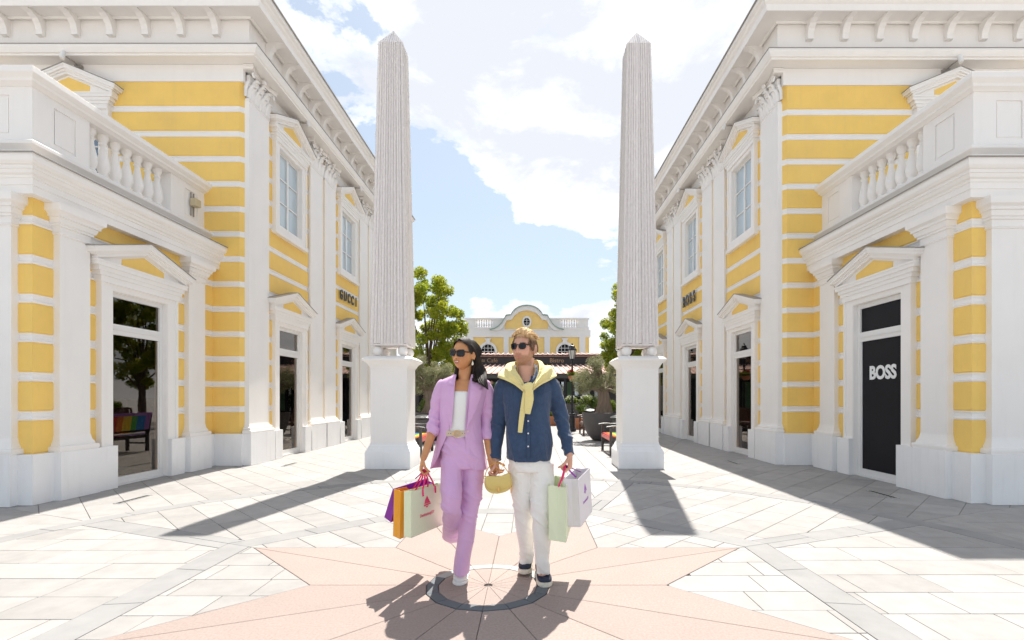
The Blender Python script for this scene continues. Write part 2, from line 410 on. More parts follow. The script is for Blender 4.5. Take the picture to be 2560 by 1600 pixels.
def slab_geo(mb, poly, z=0.0, gap=.0026, bev=.003, th=.012):
    a = clean(inset(clean(poly), gap))
    if len(a) < 3 or abs(area(a)) < .0015: return False
    b = inset(a, bev)
    if len(b) != len(a):
        n = len(a); mb.add([(p.x, p.y, z) for p in a] + [(p.x, p.y, z - th) for p in a],
               [tuple(range(n))] + [(i, n + i, n + (i + 1) % n, (i + 1) % n) for i in range(n)]); return True
    # match starting vertex
    k = min(range(len(b)), key=lambda i: (b[i] - a[0]).length); b = b[k:] + b[:k]; n = len(a)
    mb.add([(p.x, p.y, z) for p in b] + [(p.x, p.y, z - bev * .7) for p in a] + [(p.x, p.y, z - th) for p in a],
           [tuple(range(n))] + [(i, n + i, n + (i + 1) % n, (i + 1) % n) for i in range(n)] +
           [(n + i, 2 * n + i, 2 * n + (i + 1) % n, n + (i + 1) % n) for i in range(n)]); return True
slabs = []      # (poly, z, material)
def pol(r, deg): return C2 + Vector((r * math.cos(R(deg)), r * math.sin(R(deg))))
RI, RO = 2.235, 2.485        # inner / outer apothem of the octagonal grey band
RC, RW = 4.74, 4.97          # inner / outer radius of the wide ring
rngp = random.Random(11)
def grid(sector, extra, z, rw, ls, half=None, mats=('slab',), umin=0, umax=30, seed=0):
    """slab rows parallel to the sector's bisector; extra = list of (n, d, keep_less) clips"""
    rg = random.Random(seed); e = Vector((math.cos(R(sector)), math.sin(R(sector)))); f = Vector((-e.y, e.x))
    vmax = umax * .45
    k0 = -int(vmax / rw) - 1
    for k in range(k0, -k0 + 1):
        v0 = (k - .5) * rw + .04; u = umin - rg.random() * ls
        while u < umax:
            L = ls * rg.uniform(.75, 1.45)
            p = [C2 + e * u + f * v0, C2 + e * (u + L) + f * v0, C2 + e * (u + L) + f * (v0 + rw), C2 + e * u + f * (v0 + rw)]
            u += L
            for n, d, kl in extra:
                p = clip(p, n, d, kl)
                if len(p) < 3: break
            if len(p) >= 3: slabs.append((p, z, rg.choice(mats)))
for s8 in range(8):
    deg = 45 * s8; e = Vector((math.cos(R(deg)), math.sin(R(deg)))); dC = e.dot(C2)
    s1 = Vector((-math.sin(R(deg + 22.5)), math.cos(R(deg + 22.5)))); s2 = Vector((math.sin(R(deg - 22.5)), -math.cos(R(deg - 22.5))))
    HB = .13
    # sector between two radial bands, circle outside
    ex = [(s1, s1.dot(C2) - HB, True), (s2, s2.dot(C2) - HB, True), (e, dC + RO, False)]
    for q in range(6):
        a = deg - 22.5 + (q + .5) * 7.5; n = Vector((math.cos(R(a)), math.sin(R(a)))); ex.append((n, n.dot(C2) + RC, True))
    grid(deg, ex, 0.0, .345, .62, umin=RO - .3, umax=RC + .1, mats=('slab',), seed=s8)
    # small fields between star and octagon
    T1, T2, Cc = pol(2.36, deg - 22.5), pol(2.36, deg + 22.5), pol(1.28, deg)
    ex = [(e, dC + RI, True), (s1, s1.dot(C2), True), (s2, s2.dot(C2), True)]
    for T, sg in ((T1, 1), (T2, -1)):
        ed = (T - Cc).normalized(); n = Vector((ed.y, -ed.x)) * sg
        if n.dot(C2 - Cc) > 0: pass
        else: n = -n
        ex.append((n, n.dot(Cc), True))
    grid(deg, ex, 0.0, .31, .52, umin=1.1, umax=RI + .1, seed=40 + s8)
    # octagonal band
    V = [pol(RI / math.cos(R(22.5)), deg - 22.5), pol(RI / math.cos(R(22.5)), deg + 22.5), pol(RO / math.cos(R(22.5)), deg + 22.5), pol(RO / math.cos(R(22.5)), deg - 22.5)]
    for k in range(3):
        a, b = k / 3, (k + 1) / 3
        slabs.append(([V[0].lerp(V[1], a), V[0].lerp(V[1], b), V[3].lerp(V[2], b), V[3].lerp(V[2], a)], .001, 'slab_grey'))
    # radial band from the octagon's corner to the ring
    dr = Vector((math.cos(R(deg + 22.5)), math.sin(R(deg + 22.5)))); dn = Vector((-dr.y, dr.x)); u = RO / math.cos(R(22.5)) - .055
    nA = Vector((math.cos(R(deg)), math.sin(R(deg)))); nB = Vector((math.cos(R(deg + 45)), math.sin(R(deg + 45))))
    u0 = u - .12
    while u0 < RC:
        u1 = min(u0 + .72, RC - .0)
        if RC - u1 < .25: u1 = RC
        p = [C2 + dr * u0 - dn * HB, C2 + dr * u1 - dn * HB, C2 + dr * u1 + dn * HB, C2 + dr * u0 + dn * HB]
        if u0 < RO + .3:
            # clip to outside the octagon: split at the centre line so that each half is convex
            pa = clip(clip(p, dn, dn.dot(C2), True), nA, nA.dot(C2) + RO, False); pb = clip(clip(p, dn, dn.dot(C2), False), nB, nB.dot(C2) + RO, False)
            slabs.append((pa, .001, 'slab_grey')); slabs.append((pb, .001, 'slab_grey'))
        else: slabs.append((p, .001, 'slab_grey'))
        u0 = u1 + .0001
    # field outside the wide ring
    mn = ('slab',)
    lim = {90: 22.0, 45: 9.0, 135: 9.0, 0: 6.5, 180: 6.5}.get(deg, 5.6)
    if deg in (0, 180, 225, 270, 315): lim = min(lim, 6.0)
    ex = [(s1, s1.dot(C2) - (.0), True), (s2, s2.dot(C2) - (.0), True), (e, dC + RW * .915, False),
          (Vector((0, 1)), 24, True), (Vector((0, 1)), -6, False), (Vector((1, 0)), 7.5, True), (Vector((1, 0)), -8.5, False)]
    grid(deg, ex, -.0035, .40, .72, umin=RW * .9, umax=lim + 14 if deg == 90 else lim + 4, mats=mn, seed=80 + s8)
for k in range(40):
    a0, a1 = k * 9, k * 9 + 9
    slabs.append(([pol(RC - .004, a0), pol(RC - .004, a1), pol(RW, a1), pol(RW, a0)], .0035, 'slab_grey'))
def vis(p):
    c = sum(p, Vector((0, 0))) / len(p)
    if c.y < 2.35: return -1
    x = VX + FPX * c.x / c.y
    if x < -60 or x > 2620: return -1
    return abs(area(p)) / (c.y ** 3)
slabs.sort(key=lambda s: -vis(s[0]))
pav = empty('paving', (0, 0, 0)); struct(pav)
mbs = {m: MB() for m in ('slab', 'slab_grey')}
cnt = 0
for p, z, m in slabs:
    if cnt < 300 and vis(p) > 0:
        mb = MB()
        if slab_geo(mb, p, z + rngp.uniform(-.0008, .0008)):
            mb.build('slab', m, pav, recalc=False); cnt += 1
    else: slab_geo(mbs[m], p, z, gap=.0035, bev=.003)
for m, mb in mbs.items():
    if mb.v: o = mb.build('far_slabs', m, pav, recalc=False); o['kind'] = 'stuff'
# the pink granite star and its medallion
star = empty('star_inlay', (XC, CY, 0)); struct(star)
for k in range(16):
    a0, a1 = 22.5 * k, 22.5 * (k + 1)
    r0, r1 = (1.28, 2.36) if k % 2 == 0 else (2.36, 1.28)
    mb = MB(); ring = [pol(.445, a1), pol(.445, (a0 + a1) / 2), pol(.445, a0)]
    slab_geo(mb, [pol(.445, a0), pol(r0, a0), pol(r1, a1), pol(.445, a1)], .001, gap=.0022); mb.build('star_slab', 'slab_pink', star, recalc=False)
    mb = MB(); slab_geo(mb, [pol(.358, a0), pol(.443, a0), pol(.443, a1), pol(.358, a1)], .0035, gap=.0015, bev=.002)
    mb.build('ring_stone', 'slab_shaded' if 8 <= k <= 15 or k == 0 or k == 7 else 'slab_lit', star, recalc=False)  # front stones get the painted shade, rear ones the lit tone
    mb = MB(); slab_geo(mb, [pol(.03, a0), pol(.355, a0), pol(.355, a1), pol(.03, a1)], .001, gap=.0012, bev=.001); mb.build('medallion_slab', 'slab_pink', star, recalc=False)
# drain slots
for x0, y0, lab in ((-5.24, 6.40, 'short black drain slot in the paving before the nearer left shop door'), (4.90, 6.75, 'short black drain slot in the shaded paving before the black shop door'),
                    (-4.82, 9.85, 'thin drain slot in the paving beside the left building corner'), (4.20, 10.2, 'thin drain slot in the shade by the right building corner')):
    mb = MB(); L = .52
    mb.box(x0 - .045, x0 - .03, y0, y0 + L, -.01, .004); mb.box(x0 + .03, x0 + .045, y0, y0 + L, -.01, .004); mb.box(x0 - .045, x0 + .045, y0 - .015, y0, -.01, .004); mb.box(x0 - .045, x0 + .045, y0 + L, y0 + L + .015, -.01, .004)
    r = empty('drain_slot', (x0, y0 + L / 2, 0), lab, 'drain', 'drain slots in the paving')
    mb.build('rim', 'steel_lid', r); mb = MB(); mb.box(x0 - .03, x0 + .03, y0, y0 + L, -.008, .0008); mb.build('slot', 'drain', r)

# ================================================================== THE TWO YELLOW BUILDINGS
class Side:
    def __init__(s, sgn, dy): s.sgn = sgn; s.dy = dy
    def w(s, a, y, z): return (XC + s.sgn * a, y + s.dy, z)
def frame_side(S, a0, y0):     # wall facing the street: u = +y, v = towards the street (-a)
    return lambda u, v, z: S.w(a0 - v, y0 + u, z)
def frame_front(S, y0, a0):    # wall facing the camera: u = +a, v = towards the camera (-y)
    return lambda u, v, z: S.w(a0 + u, y0 - v, z)
def cells(u0, u1, z0, z1, ops):
    """rectangles of [u0,u1]x[z0,z1] outside the openings"""
    us = sorted({u0, u1, *[min(max(x, u0), u1) for o in ops for x in o[:2]]}); out = []
    for a, b in zip(us, us[1:]):
        if b - a < 1e-5: continue
        m = (a + b) / 2; segs = sorted((max(o[2], z0), min(o[3], z1)) for o in ops if o[0] < m < o[1] and o[3] > z0 and o[2] < z1); z = z0
        for p, q in segs:
            if p > z + 1e-5: out.append((a, b, z, p))
            z = max(z, q)
        if z < z1 - 1e-5: out.append((a, b, z, z1))
    return out
BANDS = [(1.17 + .4958 * j - .115, 1.17 + .4958 * j) for j in range(13)]
PL = .63
def yellow_courses(F, u0, u1, ztop, ops, B, poly=None):
    """yellow blocks with recessed white bands; B = building root"""
    edges = [PL] + [z for b in BANDS for z in b if z < ztop] + [ztop]
    zs = list(zip(edges, edges[1:]))
    for i, (z0, z1) in enumerate(zs):
        cc = cells(u0, u1, z0, z1, ops)
        if not cc: continue
        nm = ('wall_course' if i % 2 == 0 else 'wall_band', 'yellow' if i % 2 == 0 else 'white_trim')
        mb = MB(); mb.fm = F; last = None
        for a, b, c, d in cc:
            if last is not None and a > last + .01: mb.build(nm[0], nm[1], B); mb = MB(); mb.fm = F
            last = b
            if i % 2 == 0:
                e = .010; mb.box(a, b, -.05, .012, c, d); mb.add([(a, .012, c + e), (b, .012, c + e), (b, .022, c + 2 * e), (a, .022, c + 2 * e), (a, .022, d - 2 * e), (b, .022, d - 2 * e), (a, .012, d - e), (b, .012, d - e)],
                       [(0, 1, 2, 3), (3, 2, 5, 4), (4, 5, 7, 6)])
            else:
                h = d - c
                prof = [(-.05, c), (.018, c), (.026, c + .022), (.018, c + .03), (.0, c + .045), (.0, d - .035), (.014, d - .012), (.014, d), (-.05, d)]
                mb.prism([(v, z) for v, z in prof], a, b, 'vz')
        mb.build(nm[0], nm[1], B)
def core(F, u0, u1, z0, z1, ops, B, th=.3, v0=-.051, name='wall_core', m='far_wall'):
    mb = MB(); mb.fm = F
    for a, b, c, d in cells(u0, u1, z0, z1, ops): mb.box(a, b, v0 - th, v0, c, d)
    return mb.build(name, m, B)
def pediment(F, B, par, hw, z_in, z_end, z_apex, v1=.215):
    """raking cornice with a small yellow triangle"""
    t = .30 * (z_apex - z_in)
    mb = MB(); mb.fm = F
    # stepped entablature below: widening outwards
    for k, (w, v, a, b) in enumerate(((hw - .235, .10, z_in - .27, z_in - .18), (hw - .20, .115, z_in - .18, z_in - .12), (hw - .16, .13, z_in - .12, z_in - .055), (hw - .11, .15, z_in - .055, z_in))):
        mb.box(-w, w, -.02, v, a, b)
    za = z_apex; ze = z_end
    sl = (za - ze) / hw
    def rake(off, v, end, th):      # off = depth below the top line, th = thickness
        zz = lambda u: za - sl * abs(u) - off
        P = [(-end, zz(end) - th), (-end, zz(end)), (0, za - off), (end, zz(end)), (end, zz(end) - th), (0, za - off - th * 1.03)]
        mb.prism([P[0], P[1], P[2], P[5]], -.02, v, 'uz'); mb.prism([P[5], P[2], P[3], P[4]], -.02, v, 'uz')
    rake(.0, v1, hw, .035); rake(.035, v1 - .015, hw - .02, .05); rake(.085, v1 - .045, hw - .07, .035); rake(.12, .145, hw - .11, .05)
    # fill the back of the gable
    inner = za - .17
    mb.prism([(-hw + .10, z_in), (hw - .10, z_in), (hw - .10, z_end - .12), (.0, inner), (-hw + .10, z_end - .12)], -.02, .085, 'uz')
    mb.box(-hw + .1, hw - .1, .085, .16, z_in, z_in + .03)
    o = mb.build('pediment', 'white', par)
    mb = MB(); mb.fm = F; w = (hw - .10) * .46; z0 = z_in + .032
    zt = lambda u: inner - .045 - sl * abs(u)
    w = min(w, (inner - .045 - z0) / sl * .96)
    mb.prism([(-w, z0), (w, z0), (w, zt(w)), (0, zt(0)), (-w, zt(w))] if zt(w) > z0 + .004 else [(-w, z0), (w, z0), (0, zt(0))], .075, .093, 'uz'); mb.build('tympanum', 'yellow', par)
    mb = MB(); mb.fm = F; vv = v1 + .012; e = .012
    mb.prism([(-hw - e, ze + .0), (-hw - e, ze + .01), (0, za + .012), (0, za + .002)], -.02, vv, 'uz'); mb.prism([(0, za + .002), (0, za + .012), (hw + e, ze + .01), (hw + e, ze)], -.02, vv, 'uz')
    mb.build('flashing', 'flash_grey', par)
def surround(F, B, hw, z0, z1, border, v=.065, name='door_surround', sill=False):
    mb = MB(); mb.fm = F; o = hw + border
    for (k, vv) in ((0, v), (.05, v + .02)):
        mb.box(-o + k * .0, -hw - k, -.03, vv - (0 if k else .0), z0, z1 + border * .6)
    mb = MB(); mb.fm = F
    zt = z1 + border
    mb.box(-o, -hw, -.05, v, z0, zt); mb.box(hw, o, -.05, v, z0, zt); mb.box(-hw, hw, -.05, v, z1, zt)
    mb.box(-o, -o + .05, v, v + .022, z0, zt); mb.box(o - .05, o, v, v + .022, z0, zt); mb.box(-o + .05, o - .05, v, v + .022, zt - .05, zt)
    # reveal
    mb.box(-hw, -hw + .012, -.16, v - .01, z0, z1); mb.box(hw - .012, hw, -.16, v - .01, z0, z1); mb.box(-hw + .012, hw - .012, -.16, v - .01, z1 - .012, z1)
    if sill:
        mb.box(-o, o, -.05, v, z0 - border * .9, z0); mb.box(-o - .03, o + .03, -.05, v + .04, z0 - border * 1.05, z0 - border * .72); mb.box(-hw, hw, -.16, .06, z0, z0 + .015)
        mb.box(-o, -o + .05, v, v + .022, z0 - border * .7, z0); mb.box(o - .05, o, v, v + .022, z0 - border * .7, z0)
    return mb.build(name, 'white', B)
def shop_door(F, B, kind='glass', near_plinth=True):
    """opening +-.57, 0..2.95"""
    s = surround(F, B, .57, .0, 2.95, .225)
    pediment(F, B, s, 1.05, 3.30, 3.47, 3.79)
    for sg in (-1, 1):
        mb = MB(); mb.fm = F; mb.box(min(sg * .565, sg * .885), max(sg * .565, sg * .885), -.05, .135, 0, PL); mb.build('plinth_block', 'white_base', s)
    d = MB(); d.fm = F; H = 2.94; hw = .556; v0, v1 = -.07, -.012
    zt = 2.30
    d.box(-hw, -hw + .075, v0, v1, .03, H); d.box(hw - .075, hw, v0, v1, .03, H); d.box(-hw + .075, hw - .075, v0, v1, H - .075, H); d.box(-hw + .075, hw - .075, v0, v1, .03, .13); d.box(-hw + .075, hw - .075, v0, v1, zt, zt + .16)
    d.box(-hw + .075, hw - .075, v1, v1 + .012, zt + .07, zt + .085); d.box(-hw, hw, -.2, .02, .0, .028)
    for sg in (-1, 1): d.box(min(sg * (hw - .095), sg * (hw - .075)), max(sg * (hw - .095), sg * (hw - .075)), v0 + .01, v1 - .012, .13, zt)
    door = d.build('door', 'shop_frame', B)
    p = MB(); p.fm = F; gm = 'glass_shop' if kind == 'glass' else 'film_black'
    p.box(-hw + .075, hw - .075, -.046, -.038, .13, zt); p.build('pane', gm, door)
    p = MB(); p.fm = F; p.box(-hw + .075, hw - .075, -.046, -.038, zt + .16, H - .075); p.build('pane', gm, door)
    # the room behind
    r = MB(); r.fm = F
    r.box(-1.1, 1.1, -2.6, -2.5, 0, 3.15); r.box(-1.1, -1.02, -2.5, -.36, 0, 3.15); r.box(1.02, 1.1, -2.5, -.36, 0, 3.15); r.box(-1.1, 1.1, -2.5, -.36, 3.1, 3.15)
    room = r.build('shop_room', 'dark_room', B)
    r = MB(); r.fm = F; r.box(-1.02, 1.02, -2.5, -.36, .0, .03); r.build('shop_floor', 'room_floor', room)
    if kind == 'glass':
        r = MB(); r.fm = F
        for z in (.9, 1.35, 1.8, 2.2): r.box(-.9, 1.0, -2.5, -2.15, z, z + .03)
        for u in (-.9, .05, 1.0): r.box(u, u + .03, -2.5, -2.14, .1, 2.6)
        r.build('shelf', 'shelf_wood', room)
        r = MB(); r.fm = F
        for z in (1.32, 1.77): r.box(-.85, .95, -2.16, -2.14, z, z + .012)
        r.box(-.4, .42, -.5, -.47, .05, .07); r.build('light_strip', 'warm_strip', room)
        r = MB(); r.fm = F; rg = random.Random(5)
        for z in (.93, 1.38, 1.83):
            u = -.8
            while u < .9:
                w = rg.uniform(.05, .2); h = rg.uniform(.08, .28); r.box(u, u + w, -2.45, -2.25, z, z + h); u += w + rg.uniform(.02, .12)
        r.build('goods', 'shelf_wood', room)
    return door, s
def hanging_cloth(F, room_parent, u, v, z0, z1, w, m):
    mb = MB(); mb.fm = F; n = 40; pr = []
    for z, s in ((z1, .55), (z1 - .05, 1.0), (z0 + .2, 1.05), (z0, 1.12)):
        ringp = []
        for i in range(n):
            a = 2 * math.pi * i / n; rr = 1 + .13 * math.sin(a * 7) * (1 if z < z1 - .02 else .3)
            ringp.append((u + w * s * rr * math.cos(a), v + .09 * rr * s * math.sin(a), z))
        pr.append(ringp)
    mb.rings(pr); return mb.build('hanging_clothes', m, room_parent, smooth=60)
def upper_window(F, B, blind=True):
    s = surround(F, B, .56, 5.18, 6.93, .21, name='window_surround', sill=True)
    pediment(F, B, s, 1.0, 7.28, 7.43, 7.84)
    w = MB(); w.fm = F; hw = .548; z0, z1 = 5.196, 6.918; v0, v1 = -.085, -.035
    w.box(-hw, -hw + .05, v0, v1, z0, z1); w.box(hw - .05, hw, v0, v1, z0, z1); w.box(-hw + .05, hw - .05, v0, v1, z0, z0 + .05); w.box(-hw + .05, hw - .05, v0, v1, z1 - .05, z1)
    w.box(-.035, .035, v0, v1 + .01, z0 + .05, z1 - .05)
    hh = (z1 - z0 - .1) / 3
    for k in (1, 2):
        z = z0 + .05 + hh * k
        for sg in (-1, 1):
            w.box(min(sg * .035, sg * (hw - .05)), max(sg * .035, sg * (hw - .05)), v0 + .012, v1 + .004, z - .013, z + .013)
    win = w.build('window', 'shop_frame', B)
    for k in range(3):
        for sg in (-1, 1):
            p = MB(); p.fm = F; p.box(min(sg * .036, sg * (hw - .051)), max(sg * .036, sg * (hw - .051)), -.065, -.057, z0 + .051 + hh * k + (.013 if k else 0), z0 + .049 + hh * (k + 1) - (.013 if k < 2 else 0))
            p.build('pane', 'pane_film_skytone' if blind else 'glass_sky', win)
    if blind:
        p = MB(); p.fm = F; p.box(-.6, .6, -.30, -.29, 5.15, 6.95); p.build('blind', 'blind', win)
    return win
def corinthian(mb, F, uc, hw, v, z0, z1):
    """capital on a flat pilaster: bell, two rows of leaves, corner volutes, abacus"""
    mb.fm = F; H = z1 - z0
    mb.molding2 = None
    mb.box(uc - hw - .012, uc + hw + .012, -.0, v + .012, z0, z0 + .035)
    mb.box(uc - hw * .92, uc + hw * .92, 0, v * .95, z0 + .035, z1 - .13)
    def leaf(u, w, zb, h, out, du=0.0, vb=v):
        prof = [(0, 0, 1.0), (.012, .3, 1.1), (.018, .55, 1.0), (.05, .8, .85), (out, .95, .6), (out + .015, .84, .3)]
        vs_ = []
        for (vo, t, ws) in prof:
            for s_, dv in ((-1, -.02), (-.5, .006), (0, -.004), (.5, .006), (1, -.02)):
                vs_.append((u + s_ * w * ws + du * t, vb + vo + dv + .012, zb + t * h))
        n0 = len(prof); fs = [(j * 5 + i, j * 5 + i + 1, (j + 1) * 5 + i + 1, (j + 1) * 5 + i) for j in range(n0 - 1) for i in range(4)]
        mb.add(vs_, fs)
        vs2 = [(p[0], p[1] - .016, p[2]) for p in vs_]; mb.add(vs2, [f[::-1] for f in fs])
    for i in range(4): leaf(uc + (i - 1.5) * hw * .56, hw * .27, z0 + .04, H * .42, .07)
    for i in range(3): leaf(uc + (i - 1) * hw * .58, hw * .27, z0 + .10, H * .58, .10)
    for sg in (-1, 1):
        leaf(uc + sg * hw * 1.0, hw * .2, z0 + .05, H * .45, .05, du=sg * .05, vb=v * .5)
        pts = []
        for k in range(26):       # volute: stem rising, then a spiral
            if k < 8: pts.append((uc + sg * (hw * (.25 + .75 * (k / 8) ** 1.6)), v + .03 + .06 * k / 8, z0 + H * (.48 + .34 * math.sin(k / 8 * math.pi / 2))))
            else:
                a = (k - 8) * .52; r_ = .055 * math.exp(-.095 * (k - 8)); pts.append((uc + sg * (hw + .0 + r_ * math.sin(a)), v + .09, z0 + H * .82 - .055 + r_ * math.cos(a)))
        mb.tube(pts, [.014] * 8 + [.016] * 18, n=6)
    mb.tube([(uc, v + .05, z0 + H * .62), (uc, v + .08, z0 + H * .8)], [.02, .035], n=8); mb.sphere((uc, v + .1, z1 - .075), .05, 8)
    # abacus with concave front
    n = 9; top = []
    for k in range(n):
        t = -1 + 2 * k / (n - 1); top.append((uc + t * (hw + .09), v + .10 * abs(t) ** 1.6 + .025))
    poly = top + [(uc + hw + .09, 0.0), (uc - hw - .09, 0.0)]
    mb.prism(poly, z1 - .085, z1 - .03, 'uv'); poly2 = [(a + (.015 if a > uc else -.015), b + (.015 if b > 0.01 else 0)) for a, b in poly]; mb.prism(poly2, z1 - .03, z1, 'uv')
def giant_pilaster(F, B, uc, v=.072):
    hw = .385
    p = MB(); p.fm = F; p.box(uc - hw, uc + hw, -.05, v, .80, 7.27); o = p.build('pilaster', 'white', B, bevel=0)
    p = MB(); p.fm = F; p.molding([(uc - hw, -.02), (uc - hw, v), (uc + hw, v), (uc + hw, -.02)], [(0, PL), (.075, PL), (.085, .66), (.075, .69), (.04, .70), (.05, .725), (.045, .745), (.012, .76), (.0, .82)], -1)
    p.box(uc - hw, uc + hw, -.02, v, PL, .8); p.build('base', 'white', o, smooth=35)
    p = MB(); p.fm = F; p.box(uc - hw - .085, uc + hw + .085, -.05, v + .085, 0, PL); p.build('plinth', 'white_base', o)
    p = MB(); corinthian(p, F, uc, hw, v, 7.27, 7.925); p.build('capital', 'white_trim', o, smooth=30)
    return o
def tuscan_pilaster(F, B, uc, v=.105, hw=.23, below=3.87):
    p = MB(); p.fm = F; p.box(uc - hw, uc + hw, -.05, v, .84, 3.50); o = p.build('pilaster', 'white', B)
    p = MB(); p.fm = F; p.molding([(uc - hw, -.02), (uc - hw, v), (uc + hw, v), (uc + hw, -.02)], [(0, PL), (.065, PL), (.075, .655), (.075, .68), (.066, .70), (.04, .705), (.036, .73), (.015, .77), (.002, .84), (0, .84)], -1)
    p.box(uc - hw, uc + hw, -.02, v, PL, .84); p.build('base', 'white', o, smooth=35)
    p = MB(); p.fm = F; p.box(uc - hw - .07, uc + hw + .07, -.05, v + .085, 0, PL); p.build('plinth', 'white_base', o)
    p = MB(); p.fm = F
    p.molding([(uc - hw, -.02), (uc - hw, v), (uc + hw, v), (uc + hw, -.02)],
              [(0, 3.49), (.012, 3.49), (.022, 3.505), (.012, 3.52), (.006, 3.525), (.006, 3.60), (.03, 3.605), (.03, 3.635), (.045, 3.64), (.062, 3.69), (.062, 3.705), (.085, 3.71), (.085, 3.74), (.10, 3.76), (.125, 3.775), (.13, 3.80), (.13, below), (0, below)], -1)
    p.box(uc - hw, uc + hw, -.02, v, 3.5, below); p.build('capital', 'white_trim', o, smooth=35)
    return o
BAL = [(.052, 0), (.052, .035), (.068, .04), (.075, .07), (.06, .09), (.055, .10), (.072, .14), (.086, .19), (.088, .23), (.078, .30), (.058, .40), (.043, .48), (.040, .53), (.055, .545), (.058, .56), (.042, .575), (.045, .60), (.062, .63), (.068, .645), (.068, .70)]
def building(sgn, dy, left):
    S = Side(sgn, dy)
    B = empty('yellow_building', S.w(8.0, 12, 0),
              'yellow and white shop building with clothes behind its glass corner door, left of the street' if left else 'yellow and white shop building with a black filmed corner door, right of the street', 'building', 'yellow shop buildings facing each other')
    YF, YE, AW = 10.0, 21.25, 5.37      # front wall, far end, street wall plane (a)
    Fs = frame_side(S, AW, 0); Ff = frame_front(S, YF, 0)
    # ---- street wall: bays
    bays = [11.81, 15.57, 19.33]
    ops = []
    for c in bays: ops += [(c - .57, c + .57, 0, 2.95), (c - .56, c + .56, 5.18, 6.93)]
    core(Fs, YF + .3, YE, 0, 7.95, ops, B)
    for i, c in enumerate(bays):
        yellow_courses(Fs, c - 1.02, c + 1.02, 7.60, [(c - .57, c + .57, -1, 2.95), (c - .56, c + .56, 5.18, 6.93)], B)
        F = frame_side(S, AW - .022, c)
        d, s = shop_door(F, B)
        upper_window(F, B)
        m = MB(); m.fm = Fs; m.box(c - 1.02, c + 1.02, -.05, .03, 7.60, 7.93); m.build('architrave', 'white', B)
        for u0, u1 in ((c - 1.02, c - .9), (c + .9, c + 1.02)):
            m = MB(); m.fm = Fs; m.box(u0, u1, -.05, .05, 0, PL); m.build('plinth', 'white_base', B)
    for c in (10.43, 13.24, 14.14, 17.0, 17.9, 20.76): giant_pilaster(Fs, B, c)
    for c in (13.69, 17.45):
        m = MB(); m.fm = Fs; m.box(c - .075, c + .075, -.05, .02, PL, 7.93); m.build('wall_strip', 'yellow', B); m = MB(); m.fm = Fs; m.box(c - .1, c + .1, -.05, .04, 0, PL); m.build('plinth', 'white_base', B)
    # ---- front wall above and beside the portico
    wops = [(8.75 - .56, 8.75 + .56, 5.18, 6.93), (12.2, 13.4, 5.18, 6.93)]
    core(Ff, AW + .3, 14, 0, 7.95, wops[:1], B)
    yellow_courses(Ff, AW + .085, 14.0, 7.60, wops[:1], B)
    m = MB(); m.fm = Ff; m.box(AW, 14, -.05, .03, 7.60, 7.93); m.build('architrave', 'white', B)
    m = MB(); m.fm = Ff; m.box(AW + .0, 6.2, -.05, .09, 0, PL); m.build('plinth', 'white_base', B)
    # bevelled corner next to the pilaster
    edges = [PL] + [z for b in BANDS for z in b] + [7.60]
    for i, (z0, z1) in enumerate(zip(edges, edges[1:])):
        m = MB(); m.fm = lambda a, y, z: S.w(a, y, z)
        m.prism([(AW + .085, YF - .022), (AW + .085, YF + .2), (AW + .01, YF + .2), (AW + .01, YF + .05)] if i % 2 == 0 else [(AW + .085, YF - .012), (AW + .085, YF + .2), (AW + .015, YF + .2), (AW + .015, YF + .055)], z0, z1, 'uv')
        m.build('corner_block' if i % 2 == 0 else 'corner_band', 'yellow' if i % 2 == 0 else 'white_trim', B)
    upper_window(frame_front(S, YF - .022, 8.75), B, blind=False)
    # ---- entablature round both faces
    fa = lambda a, y, z: S.w(a, y, z)
    path = [(14.0, YF), (5.30, YF), (5.30, YE), (14.0, YE)]
    m = MB(); m.fm = fa; m.molding(path, [(-.4, 7.93), (.29, 7.935), (.30, 7.965), (.325, 7.975), (.34, 8.01), (.37, 8.05), (.375, 8.06), (.375, 8.10), (.06, 8.13), (-.4, 8.13)], -1); m.build('lower_cornice', 'white', B, smooth=25)
    m = MB(); m.fm = fa; m.molding(path, [(.0, 8.1), (.387, 8.102), (.387, 8.112), (.0, 8.135)], -1); m.build('flashing', 'flash_grey', B)
    m = MB(); m.fm = fa; m.molding(path, [(-.4, 8.131), (.06, 8.131), (.06, 8.80), (-.4, 8.80)], -1); m.build('frieze', 'white', B)
    m = MB(); m.fm = fa; m.molding(path, [(-.4, 8.801), (.09, 8.801), (.10, 8.77), (.12, 8.77), (.14, 8.80), (.42, 8.79), (.43, 8.76), (.47, 8.755), (.48, 8.80), (.49, 8.86), (.53, 8.89), (.55, 8.93), (.60, 8.96), (.60, 9.04), (-.4, 9.06)], -1); m.build('upper_cornice', 'white', B, smooth=25)
    m = MB(); m.fm = fa; m.molding(path, [(.3, 9.05), (.615, 9.041), (.615, 9.03), (.63, 9.03), (.63, 9.055), (.3, 9.065)], -1); m.build('flashing', 'flash_grey', B)
    m = MB(); m.fm = fa; m.box(5.0, 14, YF - .2, YE, 9.0, 9.05); m.build('roof', 'flash_grey', B)
    m = MB(); m.fm = fa; m.box(13.9, 14, YF + .4, YE, 0, 8.8); m.build('rear_wall', 'far_wall', B); m = MB(); m.fm = fa; m.box(5.8, 13.9, YE - .3, YE, 0, 8.8); m.build('end_wall', 'far_wall', B)
    # one console bracket shape, repeated
    bp = [(.06, 8.46), (.135, 8.46), (.145, 8.55), (.175, 8.635), (.235, 8.705), (.32, 8.745), (.43, 8.757), (.43, 8.79), (.06, 8.80)]
